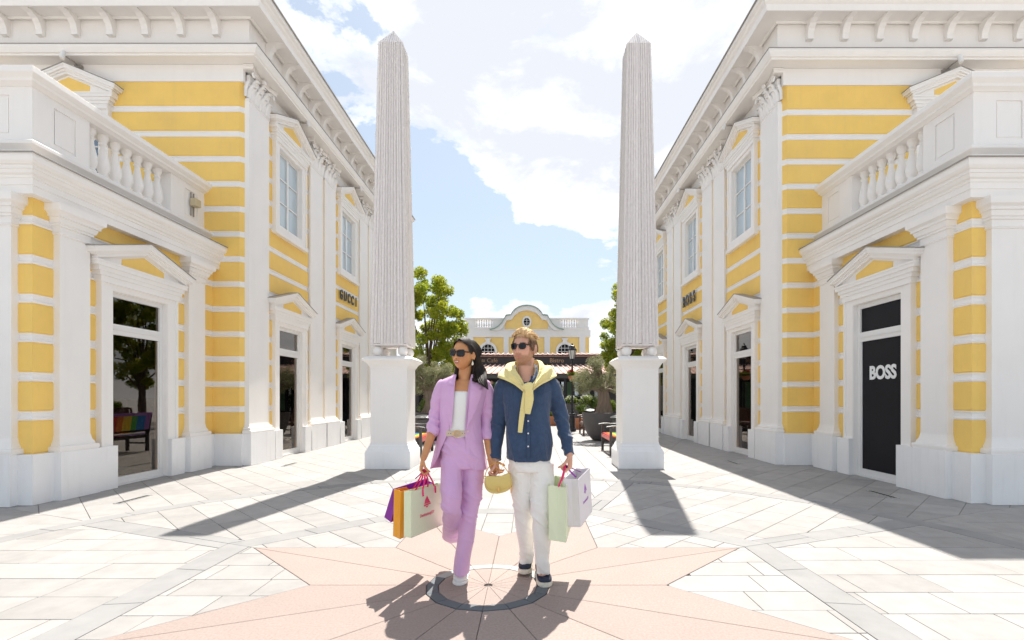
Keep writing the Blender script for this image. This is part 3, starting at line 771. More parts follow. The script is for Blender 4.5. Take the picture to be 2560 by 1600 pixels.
    for k in range(12):
        F = frame_front(S, YF, 5.86 + .69 * k); m = MB(); m.fm = F; m.prism(bp, -.062, .062, 'vz'); m.box(-.062, .062, .06, .15, 8.445, 8.46); m.build('bracket', 'white', B)
    for k in range(16):
        F = frame_side(S, 5.30, YF + .62 + .69 * k); m = MB(); m.fm = F; m.prism(bp, -.062, .062, 'vz'); m.build('bracket', 'white', B)
    # ---- portico
    PA, PY = 6.0, 6.38
    Fp = frame_side(S, PA, 0); Fq = frame_front(S, PY, 0)
    dc = 8.08
    dops = [(dc - .57, dc + .57, -1, 2.95)]
    core(Fp, PY + .02, YF, 0, 3.9, [(dc - .57, dc + .57, 0, 2.95)], B)
    core(Fq, PA + .36, 11.6, 0, 3.9, [], B)
    m = MB(); m.fm = fa; m.box(11.2, 11.5, PY + .4, YF, 0, 3.9); m.box(PA + .3, 11.4, PY + .3, YF, 3.9, 4.3); m.build('portico_roof', 'flash_grey', B)
    yellow_courses(Fp, 7.09, 9.16, 3.90, dops, B)
    yellow_courses(Fp, 9.6, YF, 3.90, [], B)
    yellow_courses(Fq, 6.61, 11.6, 3.90, [], B)
    # corner pier: courses turning the corner
    edges = [PL] + [z for b in BANDS for z in b if z < 3.9] + [3.90]
    for i, (z0, z1) in enumerate(zip(edges, edges[1:])):
        m = MB(); m.fm = fa; o = .0 if i % 2 == 0 else -.0
        if i % 2 == 0: prof = [(-.05, z0), (.012, z0), (.012, z0 + .008), (.022, z0 + .02), (.022, z1 - .02), (.012, z1 - .008), (.012, z1), (-.05, z1)]
        else: prof = [(-.05, z0), (.018, z0), (.028, z0 + .022), (.018, z0 + .03), (.002, z0 + .045), (.002, z1 - .035), (.016, z1 - .012), (.016, z1), (-.05, z1)]
        m.molding([(6.18, PY), (PA, PY), (PA, 6.66)], prof, -1); m.build('corner_block' if i % 2 == 0 else 'corner_band', 'yellow' if i % 2 == 0 else 'white_trim', B)
    m = MB(); m.fm = fa; m.molding([(6.25, PY), (PA, PY), (PA, 6.7)], [(-.1, 0), (.10, 0), (.10, PL), (-.1, PL)], -1); m.build('plinth', 'white_base', B)
    for q0, q1 in ((7.0, dc - .8), (dc + .8, 9.1), (9.4, YF - .05)):
        m = MB(); m.fm = Fp; m.box(q0, q1, -.05, .10, 0, PL); m.build('plinth', 'white_base', B)
    m = MB(); m.fm = Fq; m.box(6.5, 11.6, -.05, .10, 0, PL); m.build('plinth', 'white_base', B)
    tuscan_pilaster(Fp, B, 6.87); tuscan_pilaster(Fp, B, 9.38)
    for c in (6.39, 8.2, 10.4): tuscan_pilaster(Fq, B, c)
    F = frame_side(S, PA - .022, dc)
    door, s = shop_door(F, B, 'glass' if left else 'film')
    path = [(11.6, PY), (PA, PY), (PA, YF)]
    m = MB(); m.fm = fa; m.molding(path, [(-.3, 3.87), (.15, 3.87), (.15, 3.97), (.165, 3.975), (.165, 4.05), (.18, 4.055), (.185, 4.085), (.215, 4.10), (.23, 4.14), (.245, 4.145), (.245, 4.18), (.27, 4.19), (.295, 4.22), (.305, 4.26), (.305, 4.305), (-.3, 4.36)], -1); m.build('portico_cornice', 'white', B, smooth=25)
    m = MB(); m.fm = fa; m.molding(path, [(-.1, 4.33), (.312, 4.306), (.325, 4.300), (.325, 4.314), (-.1, 4.35)], -1); m.build('flashing', 'flash_grey', B)
    # balcony
    pb = path
    m = MB(); m.fm = fa; m.molding(pb, [(-.5, 4.34), (-.06, 4.34), (-.06, 4.42), (-.03, 4.44), (-.03, 4.50), (.0, 4.54), (.02, 4.56), (.02, 4.60), (-.03, 4.63), (-.10, 4.67), (-.5, 4.68)], -1); bal = m.build('balustrade', 'white', B, smooth=25)
    m = MB(); m.fm = fa; m.molding(pb, [(-.50, 5.375), (-.13, 5.375), (-.10, 5.40), (-.07, 5.41), (-.06, 5.44), (-.01, 5.475), (.0, 5.485), (.0, 5.555), (-.02, 5.57), (-.50, 5.585)], -1); m.build('handrail', 'white', bal, smooth=25)
    def post(Fx, u0, u1, panels):
        m = MB(); m.fm = Fx; vv = -.15
        m.box(u0, u1, -.45, vv - .018, 4.675, 5.38)
        us = [u0] + [x for p in panels for x in p] + [u1]
        for a, b in zip(us[::2], us[1::2]): m.box(a, b, vv - .018, vv, 4.675, 5.38)
        for a, b in panels: m.box(a, b, vv - .018, vv, 4.675, 4.76); m.box(a, b, vv - .018, vv, 5.27, 5.38); m.box(a + .018, b - .018, vv - .018, vv - .008, 4.79, 5.24)
        m.build('balcony_post', 'white', bal)
    post(Fp, PY + .169, 7.38, [(6.83, 7.16)]); post(Fp, 9.05, YF - .002, [(9.42, 9.78)])
    post(Fq, PA + .15 + .0005, 6.93, [(6.45, 6.8)])
    for k in range(7):
        m = MB(); m.fm = fa; c = (PA + .28, 7.545 + .2254 * k, 4.677); m.lathe(c, BAL, 16); m.box(c[0] - .065, c[0] + .065, c[1] - .065, c[1] + .065, 4.676, 4.70); m.build('baluster', 'white', bal, smooth=40)
    for k in range(8):
        m = MB(); m.fm = fa; c = (7.1 + .2254 * k, PY + .28, 4.677); m.lathe(c, BAL, 12); m.build('baluster', 'white', bal, smooth=40)
    m = MB(); m.fm = fa; m.box(8.9, 9.6, PY + .15, PY + .45, 4.675, 5.38); m.build('balcony_post', 'white', bal)
    return B, S, door, Fp
BL, SL, doorL, FpL = building(-1, 0.0, True)
BR, SR, doorR, FpR = building(1, 0.12, False)
# clothes seen through the left door
F = frame_side(SL, 6.0 - .022, 8.08)
roomL = [c for c in BL.children if c.name.startswith('shop_room')][-1]
hanging_cloth(F, roomL, -.38, -.62, .78, 2.0, .13, 'lime_cloth'); hanging_cloth(F, roomL, .28, -.9, .7, 2.1, .17, 'pale_cloth')
mb = MB(); mb.fm = F; mb.tube([(-.6, -.7, 2.05), (.9, -.9, 2.15)], .012); mb.build('clothes_rail', 'black_metal', roomL)
mb = MB(); mb.fm = F; mb.sphere((-.38, -.5, 2.62), .035); mb.sphere((-.2, -.8, 2.55), .015); mb.build('ceiling_lamp', 'warm_strip', roomL)
# letters on the black door: seen from the street, so the reading direction runs towards the camera
F = frame_side(SR, 6.0 - .022, 8.08)
o = text_obj('BOSS', .30, frame_mat(F(-.03, -.034, 1.745), (0, -1, 0), (0, 0, 1)), 'letter_white', doorR, 'lettering', .002, offset=.012, sx=.92, spacing=.98)
# shop signs of raised letters
def letter_sign(word, S, c, z, size, label, depth, off, gap):
    F = frame_side(S, 5.37 - .022, c)
    base = Vector(F(0, .0, z)); r = empty('shop_sign', base, label, 'sign', 'black letter signs on the yellow walls')
    d = 1 if S.sgn < 0 else -1
    for i, ch in enumerate(word):
        u = (i - (len(word) - 1) / 2) * gap
        o = text_obj(ch, size, frame_mat(F(u * d, .05, z), (0, d, 0), (0, 0, 1)), 'sign_black', r, 'letter', .012, offset=off, sx=.80)
letter_sign('GUCCI', SL, 15.60, 4.39, .385, 'sign of five raised black letters on the yellow wall left of the left obelisk', .03, .013, .31)
letter_sign('BOSS', SR, 15.75, 4.42, .46, 'sign of four raised black letters on the yellow wall of the right building', .03, .014, .335)
# beige floodlight box on the left balcony's last post
r = empty('junction_box', SL.w(5.9, 9.6, 5.05), 'beige box on two rails at the end post of the left balcony', 'box')
mb = MB(); mb.fm = FpL; mb.box(9.53, 9.69, -.13, -.02, 4.98, 5.12); mb.build('housing', 'beige_metal', r, bevel=.006)
mb = MB(); mb.fm = FpL; mb.box(9.565, 9.58, -.149, -.128, 4.80, 5.24); mb.box(9.64, 9.655, -.149, -.128, 4.80, 5.24); mb.build('rail', 'flash_grey', r)
# spotlights above the pediments
def spot(F, u, z, lab):
    r = empty('wall_spotlight', Vector(F(u, .3, z)), lab, 'spotlight', 'small spotlights above the upper windows')
    mb = MB(); mb.fm = F; mb.tube([(u, .03, z), (u, .16, z + .035), (u, .38, z + .02)], .012, 6); mb.box(u - .07, u + .07, .03, .09, z - .03, z + .03); mb.build('bracket_arm', 'flash_grey', r)
    mb = MB(); mb.fm = F; mb.tube([(u, .38, z + .09), (u, .42, z - .07)], .04, 10); mb.build('lamp_head', 'shop_frame', r, smooth=40)
for S, nm in ((SL, 'left'), (SR, 'right')):
    spot(frame_front(S, 10, 8.6), .0, 7.86, 'small white spotlight under the cornice above the %s balcony' % nm)
    spot(frame_side(S, 5.4, 12.05), .0, 7.88, 'small white spotlight over the nearest upper street window of the %s building' % nm)
    spot(frame_side(S, 5.4, 15.8), .0, 7.88, 'small white spotlight over the second upper street window of the %s building' % nm)

# ================================================================== OBELISKS
def obelisk(X, Y, lab):
    O = empty('obelisk', (X, Y, 0), lab, 'obelisk', 'two wooden obelisks flanking the street')
    def sq(h): return [(X - h, Y + h), (X - h, Y - h), (X + h, Y - h), (X + h, Y + h), (X - h, Y + h)]
    def ringprof(prof, name, m, sm=30):
        mb = MB(); mb.rings([[(X - h, Y - h, z), (X + h, Y - h, z), (X + h, Y + h, z), (X - h, Y + h, z)] for h, z in prof]); return mb.build(name, m, O, smooth=sm, bevel=0)
    ringprof([(.428, 0), (.428, .315), (.424, .322), (.410, .34), (.404, .36), (.385, .385), (.375, .42), (.372, .43), (.355, .45), (.352, .475), (.352, .48)], 'pedestal_base', 'white_base')
    mb = MB(); mb.box(X - .345, X + .345, Y - .345, Y + .345, .479, 1.96); mb.build('pedestal_shaft', 'white', O, bevel=.004)
    ringprof([(.346, 1.90), (.354, 1.905), (.356, 1.925), (.37, 1.93), (.375, 1.95), (.40, 1.99), (.45, 2.03), (.468, 2.045), (.472, 2.06), (.468, 2.075), (.40, 2.125), (.30, 2.14)], 'pedestal_cap', 'white')
    for sx in (-1, 1):
        for sy in (-1, 1):
            mb = MB(); mb.sphere((X + sx * .245, Y + sy * .245, 2.235), .098, 20); mb.build('ball', 'white_trim', O, smooth=180)
    mb = MB(); mb.box(X - .345, X + .345, Y - .345, Y + .345, 2.333, 2.365); mb.build('footboard', 'plank', O)
    z0, z1, z2, h0, h1 = 2.365, 8.17, 8.54, .348, .228
    mb = MB(); e = .012; mb.rings([[(X - h, Y - h, z), (X + h, Y - h, z), (X + h, Y + h, z), (X - h, Y + h, z)] for h, z in ((h0 - e, z0), (h1 - e, z1), (.005, z2 - .012))]); mb.build('core', 'plank_gap', O)
    N = 11; rg = random.Random(int(X * 10))
    for face in range(4):
        c_, s_ = [(1, 0), (0, 1), (-1, 0), (0, -1)][face]
        def P(t, d, z): # t along face, d outward
            x, y = t, -d
            return (X + x * c_ - y * s_, Y + x * s_ + y * c_, z)
        for k in range(N):
            a, b = -1 + 2 * k / N, -1 + 2 * (k + 1) / N; g = .0022; dz = rg.uniform(-.01, .004); pr = rg.uniform(0, .004)
            mb = MB()
            q = []
            for h, z in ((h0, z0 - dz), (h1, z1)):
                q += [P(a * h + g, h - e, z), P(b * h - g, h - e, z), P(b * h - g, h + pr, z), P(a * h + g, h + pr, z)]
            mb.add(q, [(0, 1, 2, 3), (4, 7, 6, 5), (0, 4, 5, 1), (1, 5, 6, 2), (2, 6, 7, 3), (3, 7, 4, 0)]); mb.build('plank', 'plank', O)
            mb = MB(); sl = (z2 - z1) / h1
            ta, tb = a * h1 + g, b * h1 - g
            za, zb = z2 - abs(ta) * sl, z2 - abs(tb) * sl
            def Q(t, d, z): return P(t, d, z)
            top = max(za, zb) if a * b >= 0 else z2 - .01
            pts = [(ta, z1), (tb, z1), (tb, max(z1 + .002, zb - .005)), (ta, max(z1 + .002, za - .005))] if a * b >= 0 else [(ta, z1), (tb, z1), (tb, zb), (0, z2 - .004), (ta, za)]
            f0 = [Q(t, (z2 - z) / sl - .010, z) for t, z in pts]; f1 = [Q(t, (z2 - z) / sl + .004, z) for t, z in pts]; n = len(pts)
            mb.add(f0 + f1, [tuple(range(n))[::-1], tuple(range(n, 2 * n))] + [(i, (i + 1) % n, n + (i + 1) % n, n + i) for i in range(n)]); mb.build('cap_plank', 'plank', O)
    # light strings stapled over the cladding
    mw = MB(); ml = MB(); rg = random.Random(3 + int(X * 7))
    for face in range(4):
        c_, s_ = [(1, 0), (0, 1), (-1, 0), (0, -1)][face]
        for k in range(N):
            t = -1 + 2 * (k + rg.uniform(.0, 1)) / N; pts = []
            for j in range(44):
                f = j / 43; h = h0 + (h1 - h0) * f; z = z0 + (z1 - z0) * f; x = t * h + rg.uniform(-.006, .006); y = -(h + .008)
                pts.append((X + x * c_ - y * s_, Y + x * s_ + y * c_, z))
                if rg.random() < .42:
                    y = -(h + .014); zz = z + rg.uniform(-.05, .05); q = (X + x * c_ - y * s_, Y + x * s_ + y * c_, zz)
                    ml.sphere(q, .0065, 6)
            mw.tube(pts, .0022, 4, caps=False)
    for j in range(60):
        cx, cy = rg.choice([(-1, -1), (1, -1), (1, 1), (-1, 1)]); f = rg.random(); h = h0 + (h1 - h0) * f + .012
        ml.sphere((X + cx * h, Y + cy * h, z0 + (z1 - z0) * f), .010, 6)
    for j in range(26):
        a = rg.uniform(0, 6.28); f = rg.random(); h = h1 * (1 - f) + .01; ml.sphere((X + h * math.cos(a), Y + h * math.sin(a), z1 + (z2 - z1) * f), .011, 6)
    o = mw.build('light_wire', 'wire', O, recalc=False); o['kind'] = 'stuff'
    o = ml.build('light_bulbs', 'bulb', O, recalc=False, smooth=180); o['kind'] = 'stuff'
obelisk(-2.68, 9.90, 'tall pale board obelisk on a white pedestal, nearer the woman in lilac')
obelisk(2.10, 9.93, 'tall pale board obelisk on a white pedestal, nearer the man in blue')
# ================================================================== STREET END: PAVILION, BISTRO
def pavilion(Y=45.0):
    X0, X1 = at(1166, 0, Y).x, at(1473, 0, Y).x; P = empty('pavilion_building', ((X0 + X1) / 2, Y, 0), 'far yellow pavilion with a curved gable and rooftop balustrades, closing the street', 'building')
    z = lambda y: at(0, y, Y).z
    x = lambda p: at(p, 0, Y).x
    mb = MB(); mb.box(X0, X1, Y, Y + 9, 0, z(832)); mb.build('wall', 'far_yellow', P)
    prof = [(0, z(880)), (.03, z(880)), (.05, z(872)), (.05, z(866)), (.25, z(860)), (.3, z(855)), (.5, z(853)), (.5, z(850)), (0, z(849))]
    mb = MB(); mb.molding([(X0, Y + 9), (X0, Y), (X1, Y), (X1, Y + 9)][::-1], [(-.1, z(843)), (.06, z(843)), (.06, z(837)), (.14, z(835)), (.22, z(832)), (.30, z(829.5)), (.34, z(829)), (.34, z(826.5)), (-.1, z(825.5))], 1); mb.build('cornice', 'far_white', P)
    for a, b in ((1166, 1183), (1259, 1272), (1361, 1375), (1448, 1463)):
        mb = MB(); mb.box(x(a), x(b), Y - .1, Y + .01, 0, z(843)); mb.build('pilaster', 'far_white', P)
    # arched windows
    for c in (1220, 1412, 1318):
        r0, r1 = 17, 23; zc = 879
        if c == 1318: continue
        n = 14
        def arc(r, y): return [(x(c + r * math.cos(math.pi * k / n)), z(zc - r * math.sin(math.pi * k / n) * 1.05)) for k in range(n + 1)]
        mb = MB(); o, i_ = arc(r1, 0), arc(r0, 0)
        for k in range(n): mb.prism([o[k], o[k + 1], i_[k + 1], i_[k]], Y - .16, Y + .01, 'uz')
        mb.fm = None
        mb.prism([(x(c - r1), 0), (x(c - r0), 0), (x(c - r0), z(zc)), (x(c - r1), z(zc))], Y - .16, Y + .01, 'uz'); mb.prism([(x(c + r0), 0), (x(c + r1), 0), (x(c + r1), z(zc)), (x(c + r0), z(zc))], Y - .16, Y + .01, 'uz')
        w = mb.build('window', 'far_white', P)
        mb = MB(); mb.prism([(x(c - 6), z(859)), (x(c + 6), z(859)), (x(c + 5), z(851)), (x(c + 9), z(846.5)), (x(c - 9), z(846.5)), (x(c - 5), z(851))], Y - .22, Y - .02, 'uz'); mb.build('keystone', 'far_white', w)
        mb = MB(); mb.prism([(x(c + r0), 0)] + [p for p in i_] + [(x(c - r0), 0)], Y - .012, Y - .006, 'uz'); mb.build('pane', 'film_black', w)
        for dx in (-8.5, 0, 8.5):
            mb = MB(); hh = r0 * math.sqrt(1 - (dx / r0) ** 2); mb.box(x(c + dx - .45), x(c + dx + .45), Y - .06, Y - .02, 0, z(zc - hh)); mb.build('glazing_bar', 'far_white', w)
        for y_ in (870.5, 879, 887):
            hw = r0 if y_ >= zc else math.sqrt(max(1, r0 ** 2 - (zc - y_) ** 2)); mb = MB(); mb.box(x(c - hw), x(c + hw), Y - .062, Y - .018, z(y_ + .5), z(y_ - .5)); mb.build('glazing_bar', 'far_white', w)
    # curved gable
    cx = 1317
    half = [(0, 766), (10, 767), (20, 770), (29, 775.5), (36, 783), (40, 790), (44, 789.5), (52, 791), (56, 799), (62, 809), (70, 817.5), (80, 823.5), (92, 826.5)]
    top = [(x(cx - a), z(y)) for a, y in half[::-1]] + [(x(cx + a), z(y)) for a, y in half[1:]]
    low = [(x(cx - max(0, a - 2.0)), z(min(y + 11, 827))) for a, y in half[::-1]] + [(x(cx + max(0, a - 2.0)), z(min(y + 11, 827))) for a, y in half[1:]]
    mb = MB()
    for k in range(len(top) - 1): mb.prism([top[k], top[k + 1], low[k + 1], low[k]], Y - .30, Y + .5, 'uz')
    mb.build('gable_cornice', 'far_white', P)
    mb = MB()
    for k in range(len(top) - 1): mb.prism([top[k], top[k + 1], (top[k + 1][0], top[k + 1][1] + .09), (top[k][0], top[k][1] + .09)], Y - .42, Y + .55, 'uz')
    mb.build('gable_capping', 'green_copper', P)
    mb = MB()
    for k in range(len(top) - 1):
        mb.prism([(top[k][0], z(827)), (top[k + 1][0], z(827)), (top[k + 1][0], low[k + 1][1] + .02), (top[k][0], low[k][1] + .02)], Y - .06, Y + .4, 'uz')
    mb.build('gable_wall', 'far_yellow', P)
    mb = MB(); n = 20; E = lambda r, s=1.25: [(x(cx + r * math.cos(2 * math.pi * k / n)), z(805 - r * s * math.sin(2 * math.pi * k / n))) for k in range(n)]
    o, i_ = E(11.5), E(7.8)
    for k in range(n): mb.prism([o[k], o[(k + 1) % n], i_[(k + 1) % n], i_[k]], Y - .18, Y - .04, 'uz')
    w = mb.build('oval_window', 'far_white', P); mb = MB(); mb.prism(E(7.9), Y - .075, Y - .065, 'uz'); mb.build('pane', 'film_black', w)
    mb = MB(); mb.box(x(cx - .5), x(cx + .5), Y - .12, Y - .08, z(814.5), z(795.5)); mb.build('glazing_bar', 'far_white', w)
    for y_ in (801, 808): mb = MB(); mb.box(x(cx - 7), x(cx + 7), Y - .121, Y - .079, z(y_ + .4), z(y_ - .4)); mb.build('glazing_bar', 'far_white', w)
    mb = MB(); mb.box(x(cx - 90), x(cx + 90), Y - .2, Y - .04, z(826.3), z(823)) if False else mb.box(x(cx - 64), x(cx + 64), Y - .2, Y - .06, z(826.5), z(824)); mb.build('gable_base', 'far_white', P)
    # balustrades
    for sg, lab in ((-1, 'l'), (1, 'r')):
        xa, xb = (1163, 1262) if sg < 0 else (1371, 1472)
        mb = MB(); mb.box(x(xa), x(xb), Y - .12, Y + .3, z(827), z(820)); bal = mb.build('balustrade', 'far_white', P)
        mb = MB(); mb.box(x(xa - 1.5), x(xb), Y - .18, Y + .36, z(799.5), z(795.5)); mb.build('handrail', 'far_white', bal)
        mb = MB(); mb.box(x(xa - 1.5), x(xb), Y - .18, Y + .36, z(822), z(819)); mb.build('base_rail', 'far_white', bal)
        posts = [(1165, 1189), (1231, 1262)] if sg < 0 else [(1371, 1402), (1445, 1470)]
        for a, b in posts: mb = MB(); mb.box(x(a), x(b), Y - .08, Y + .26, z(820.2), z(799.2)); mb.build('balcony_post', 'far_white', bal)
        a = posts[0][1]; b = posts[1][0]
        for k in range(7):
            mb = MB(); sc = (z(800) - z(820)) / .7; c = (x(a + (b - a) * (k + .5) / 7), Y + .08, z(820)); mb.lathe(c, [(r * 1.05, h * sc) for r, h in BAL], 8); mb.build('baluster', 'far_white', bal, smooth=40)
    return P
pavilion()

def bistro(Y=28.0):
    x = lambda p, YY=Y: at(p, 0, YY).x
    z = lambda y, YY=Y: at(0, y, YY).z
    XA, XB = x(1118), x(1504); B = empty('bistro', ((XA + XB) / 2, Y, 0), 'dark fronted bistro with a tiled canopy and a black lettered fascia', 'building')
    # upper tiled roof, dark gutter, fascia
    mb = MB(); mb.box(XA, XB, Y, Y + .5, z(912.5), z(887)); fas = mb.build('fascia', 'fascia', B)
    mb = MB(); mb.box(XA - .1, XB + .12, Y - .12, Y + .5, z(889.5), z(886.5)); mb.build('gutter', 'fascia', fas)
    text_obj('\u2248 Caf\u00e9', .33, frame_mat(((at(1224, 901, Y - .01).x), Y - .015, z(901.5)), (1, 0, 0), (0, 0, 1)), 'gold_letter', fas, 'lettering', .006)
    text_obj('Bistro', .33, frame_mat((at(1392, 901, Y).x, Y - .015, z(901.5)), (1, 0, 0), (0, 0, 1)), 'gold_letter', fas, 'lettering', .006, offset=.003)
    def tiles(x0, x1, y0, z0, y1, z1, pitch, name, xs0=0, xs1=0, mats=('roof_tile', 'roof_dark')):
        """ribbed sheet of roof tiles: low edge (y0,z0) to high edge (y1,z1); every rib row one tile course strip"""
        n = int((x1 - x0) / pitch)
        under = MB(); under.add([(x0, y0, z0 - .05), (x1, y0, z0 - .05), (x1 - xs1, y1, z1 - .05), (x0 + xs0, y1, z1 - .05), (x0, y0, z0), (x1, y0, z0), (x1 - xs1, y1, z1), (x0 + xs0, y1, z1)],
                  [(0, 1, 2, 3), (7, 6, 5, 4), (0, 4, 5, 1), (1, 5, 6, 2), (2, 6, 7, 3), (3, 7, 4, 0)])
        rf = under.build(name, mats[0], B)
        for k in range(n + 1):
            f = k / n; a = x0 + (x1 - x0) * f; b = x0 + xs0 + (x1 - xs1 - x0 - xs0) * f
            mb = MB(); mb.tube([(a, y0 - .04, z0 + .0), (b, y1, z1 + .02)], pitch * .17, 6); mb.build('tile_ridge', mats[0] if k % 1 == 0 else mats[1], rf, smooth=60)
        return rf
    tiles(XA - .1, XB + .2, Y - .05, z(889), Y + 1.6, z(878.5), .30, 'upper_roof', .3, .3)
    mb = MB()
    for k in range(60):
        xx = XA + (XB - XA) * k / 59; mb.tube([(xx, Y + 1.62, z(880)), (xx, Y + 1.62, z(877.5))], .012, 4)
    mb.tube([(XA, Y + 1.62, z(878)), (XB, Y + 1.62, z(878))], .014, 4); o = mb.build('roof_railing', 'black_metal', B); o['kind'] = 'stuff'
    YA = 25.6
    tiles(x(1062, YA), x(1560, YA), YA, z(933.5, YA), Y - .02, z(913), .30, 'canopy_roof', (x(1120) - x(1062, YA)), x(1560, YA) - x(1510))
    mb = MB(); mb.box(x(1062, YA), x(1560, YA), YA - .02, YA + .12, z(945.5, YA), z(935.5, YA)); mb.build('canopy_beam', 'pot_grey', B)
    mb = MB(); mb.box(x(1062, YA), x(1560, YA), YA - .03, YA - .02, z(937, YA), z(935, YA)); mb.build('canopy_gutter', 'black_metal', B)
    mb = MB(); mb.box(x(1062, YA), x(1560, YA), YA + .12, Y, z(937, YA), z(936.5, YA)); mb.build('canopy_ceiling', 'dark_room', B)
    # front under the canopy
    Yf = 27.6
    mb = MB(); mb.box(x(1040), x(1570), Yf + .02, Yf + 4, 0, z(915)); mb.build('wall', 'fascia', B)
    rg = random.Random(9)
    spans = [(1045, 1085), (1092, 1130), (1134, 1170), (1228, 1262), (1266, 1285), (1396, 1412), (1415, 1432), (1434, 1452), (1452, 1478), (1482, 1515)]
    for k, (a, b) in enumerate(spans):
        xa, xb = x(a, Yf), x(b, Yf); z0, z1 = .55, 2.25
        mb = MB(); 
        for q in ((xa, xa + .06, z0, z1), (xb - .06, xb, z0, z1), (xa + .06, xb - .06, z1 - .06, z1), (xa + .06, xb - .06, z0, z0 + .06)): mb.box(q[0], q[1], Yf - .04, Yf + .01, q[2], q[3])
        w = mb.build('window', 'black_metal', B); mb = MB(); mb.box(xa + .06, xb - .06, Yf - .015, Yf + .015, z0 + .06, z1 - .06)
        mb.build('pane', {6: 'panel_green', 8: 'curtain', 5: 'glass_sky', 7: 'glass_sky', 3: 'panel_green'}.get(k, 'glass_sky' if k % 2 else 'film_black'), w)
    for a in (1072, 1172, 1262, 1413, 1450, 1480, 1545):
        mb = MB(); mb.box(x(a, YA) - .05, x(a, YA) + .05, YA + .02, YA + .12, 0, z(945, YA)); mb.build('canopy_post', 'black_metal', B)
    for a in (1080, 1120, 1229, 1395):
        mb = MB(); mb.sphere((x(a, 26.4), 26.4, z(956, 26.4)), .095, 12); g_ = mb.build('globe_lamp', 'globe', B, smooth=180); mb = MB(); mb.tube([(x(a, 26.4), 26.4, z(956, 26.4) + .09), (x(a, 26.4), 26.4, z(937, YA))], .008, 4); mb.build('cord', 'black_metal', g_)
bistro()
# plain buildings closing the gaps far behind the bistro
for i, (a, b, y0, Y, m) in enumerate(((1035, 1068, 905, 34, 'far_white'), (1508, 1560, 925, 34, 'far_wall'))):
    xa, xb = at(a, 0, Y).x, at(b, 0, Y).x
    r = empty('annex', ((xa + xb) / 2, Y, 0), ['pale low annex behind the left street tree', 'beige low annex behind the right potted olive tree'][i], 'building')
    mb = MB(); mb.box(xa - 2 * (i == 0), xb + 2 * i, Y, Y + 5, 0, at(0, y0, Y).z); mb.build('wall', m, r)
    mb = MB(); mb.box(xa - 2 * (i == 0) - .1, xb + 2 * i + .1, Y - .1, Y + 5.1, at(0, y0, Y).z, at(0, y0, Y).z + .15); mb.build('roof_edge', 'far_white', r)

# ================================================================== PLANTS
def leaves(mb, centres, n, size, rg, droop=.3, flat=.35, asp=.55, norm_up=.5):
    """n leaf faces scattered in clumps: centres = [(pos, radius)]"""
    tot = sum(r ** 2 for _, r in centres); V = []; Fc = []
    for c, r in centres:
        k = int(n * r * r / tot)
        for _ in range(k):
            d = Vector((rg.gauss(0, 1), rg.gauss(0, 1), rg.gauss(0, 1))).normalized(); rad = r * rg.random() ** .45; p = Vector(c) + Vector((d.x * rad, d.y * rad, d.z * rad * .85))
            nn = Vector((rg.gauss(0, 1), rg.gauss(0, 1), rg.gauss(0, 1) + norm_up * 2)).normalized(); t = nn.cross(Vector((rg.gauss(0, 1), rg.gauss(0, 1), rg.gauss(0, 1)))).normalized(); b = nn.cross(t)
            s_ = size * rg.uniform(.6, 1.3); i0 = len(V)
            V += [tuple(p - t * s_), tuple(p + b * s_ * asp + nn * s_ * .15), tuple(p + t * s_), tuple(p - b * s_ * asp + nn * s_ * .15)]; Fc.append((i0, i0 + 1, i0 + 2, i0 + 3))
    mb.add(V, Fc)
def limb_tree(X, Y, name, lab, cat, trunk_r, trunk_h, h, rad, nleaf, leafsize, leafmat, barkmat, seed, clumps=46, group=None, cz=None, squash=1.0, z0=0.0, asp=.55, low=.0):
    rg = random.Random(seed); T = empty(name, (X, Y, z0), lab, cat, group)
    mb = MB(); pts = []; r_ = []
    for k in range(9):
        f = k / 8; pts.append((X + math.sin(f * 3 + seed) * .05 * f, Y + math.cos(f * 2 + seed) * .05 * f, z0 + trunk_h * f)); r_.append(trunk_r * (1.35 - .6 * f if f < .2 else 1.2 - .45 * f) * rg.uniform(.93, 1.07))
    mb.tube(pts, r_, 12); mb.build('trunk', barkmat, T, smooth=60)
    top = Vector(pts[-1]); cen = Vector((X, Y, z0 + (cz if cz else (trunk_h + h) / 2)))
    cl = []; lm = MB()
    while len(cl) < clumps:
        d = Vector((rg.gauss(0, 1), rg.gauss(0, 1), rg.gauss(0, 1))).normalized(); f = rg.uniform(.35, 1.0) ** .6
        p = cen + Vector((d.x * rad * f, d.y * rad * f, d.z * (h - trunk_h) / 2 * squash * f * 1.02))
        if p.z < z0 + low: continue
        cl.append((p, rad * rg.uniform(.10, .24)))
    for p, r in cl[:clumps // 4]:
        a = Vector(pts[rg.randint(5, 8)]); m1 = a.lerp(p, .5) + Vector((rg.uniform(-.1, .1), rg.uniform(-.1, .1), rg.uniform(.0, .25))) * rad
        lm.tube([a, a.lerp(m1, .5), m1, m1.lerp(p, .6), p], [trunk_r * .38, trunk_r * .28, trunk_r * .18, trunk_r * .1, trunk_r * .04], 6)
    o = lm.build('limbs', barkmat, T, smooth=60, recalc=False); o['kind'] = 'stuff'
    fm = MB(); leaves(fm, cl, nleaf, leafsize, rg, asp=asp); fm.build('crown', leafmat, T, recalc=False)
    return T
limb_tree(-4.62, 22.6, 'plane_tree', 'tall sunlit green tree beside the left obelisk', 'tree', .16, 2.6, 7.75, 1.58, 38000, .055, 'leaf_plane', 'bark', 4, clumps=110, cz=4.3, low=1.9)
limb_tree(4.75, 22.6, 'plane_tree', 'tall sunlit green tree behind the right obelisk', 'tree', .15, 2.6, 7.7, 1.65, 36000, .055, 'leaf_plane', 'bark', 8, clumps=110, cz=4.1, low=1.7)
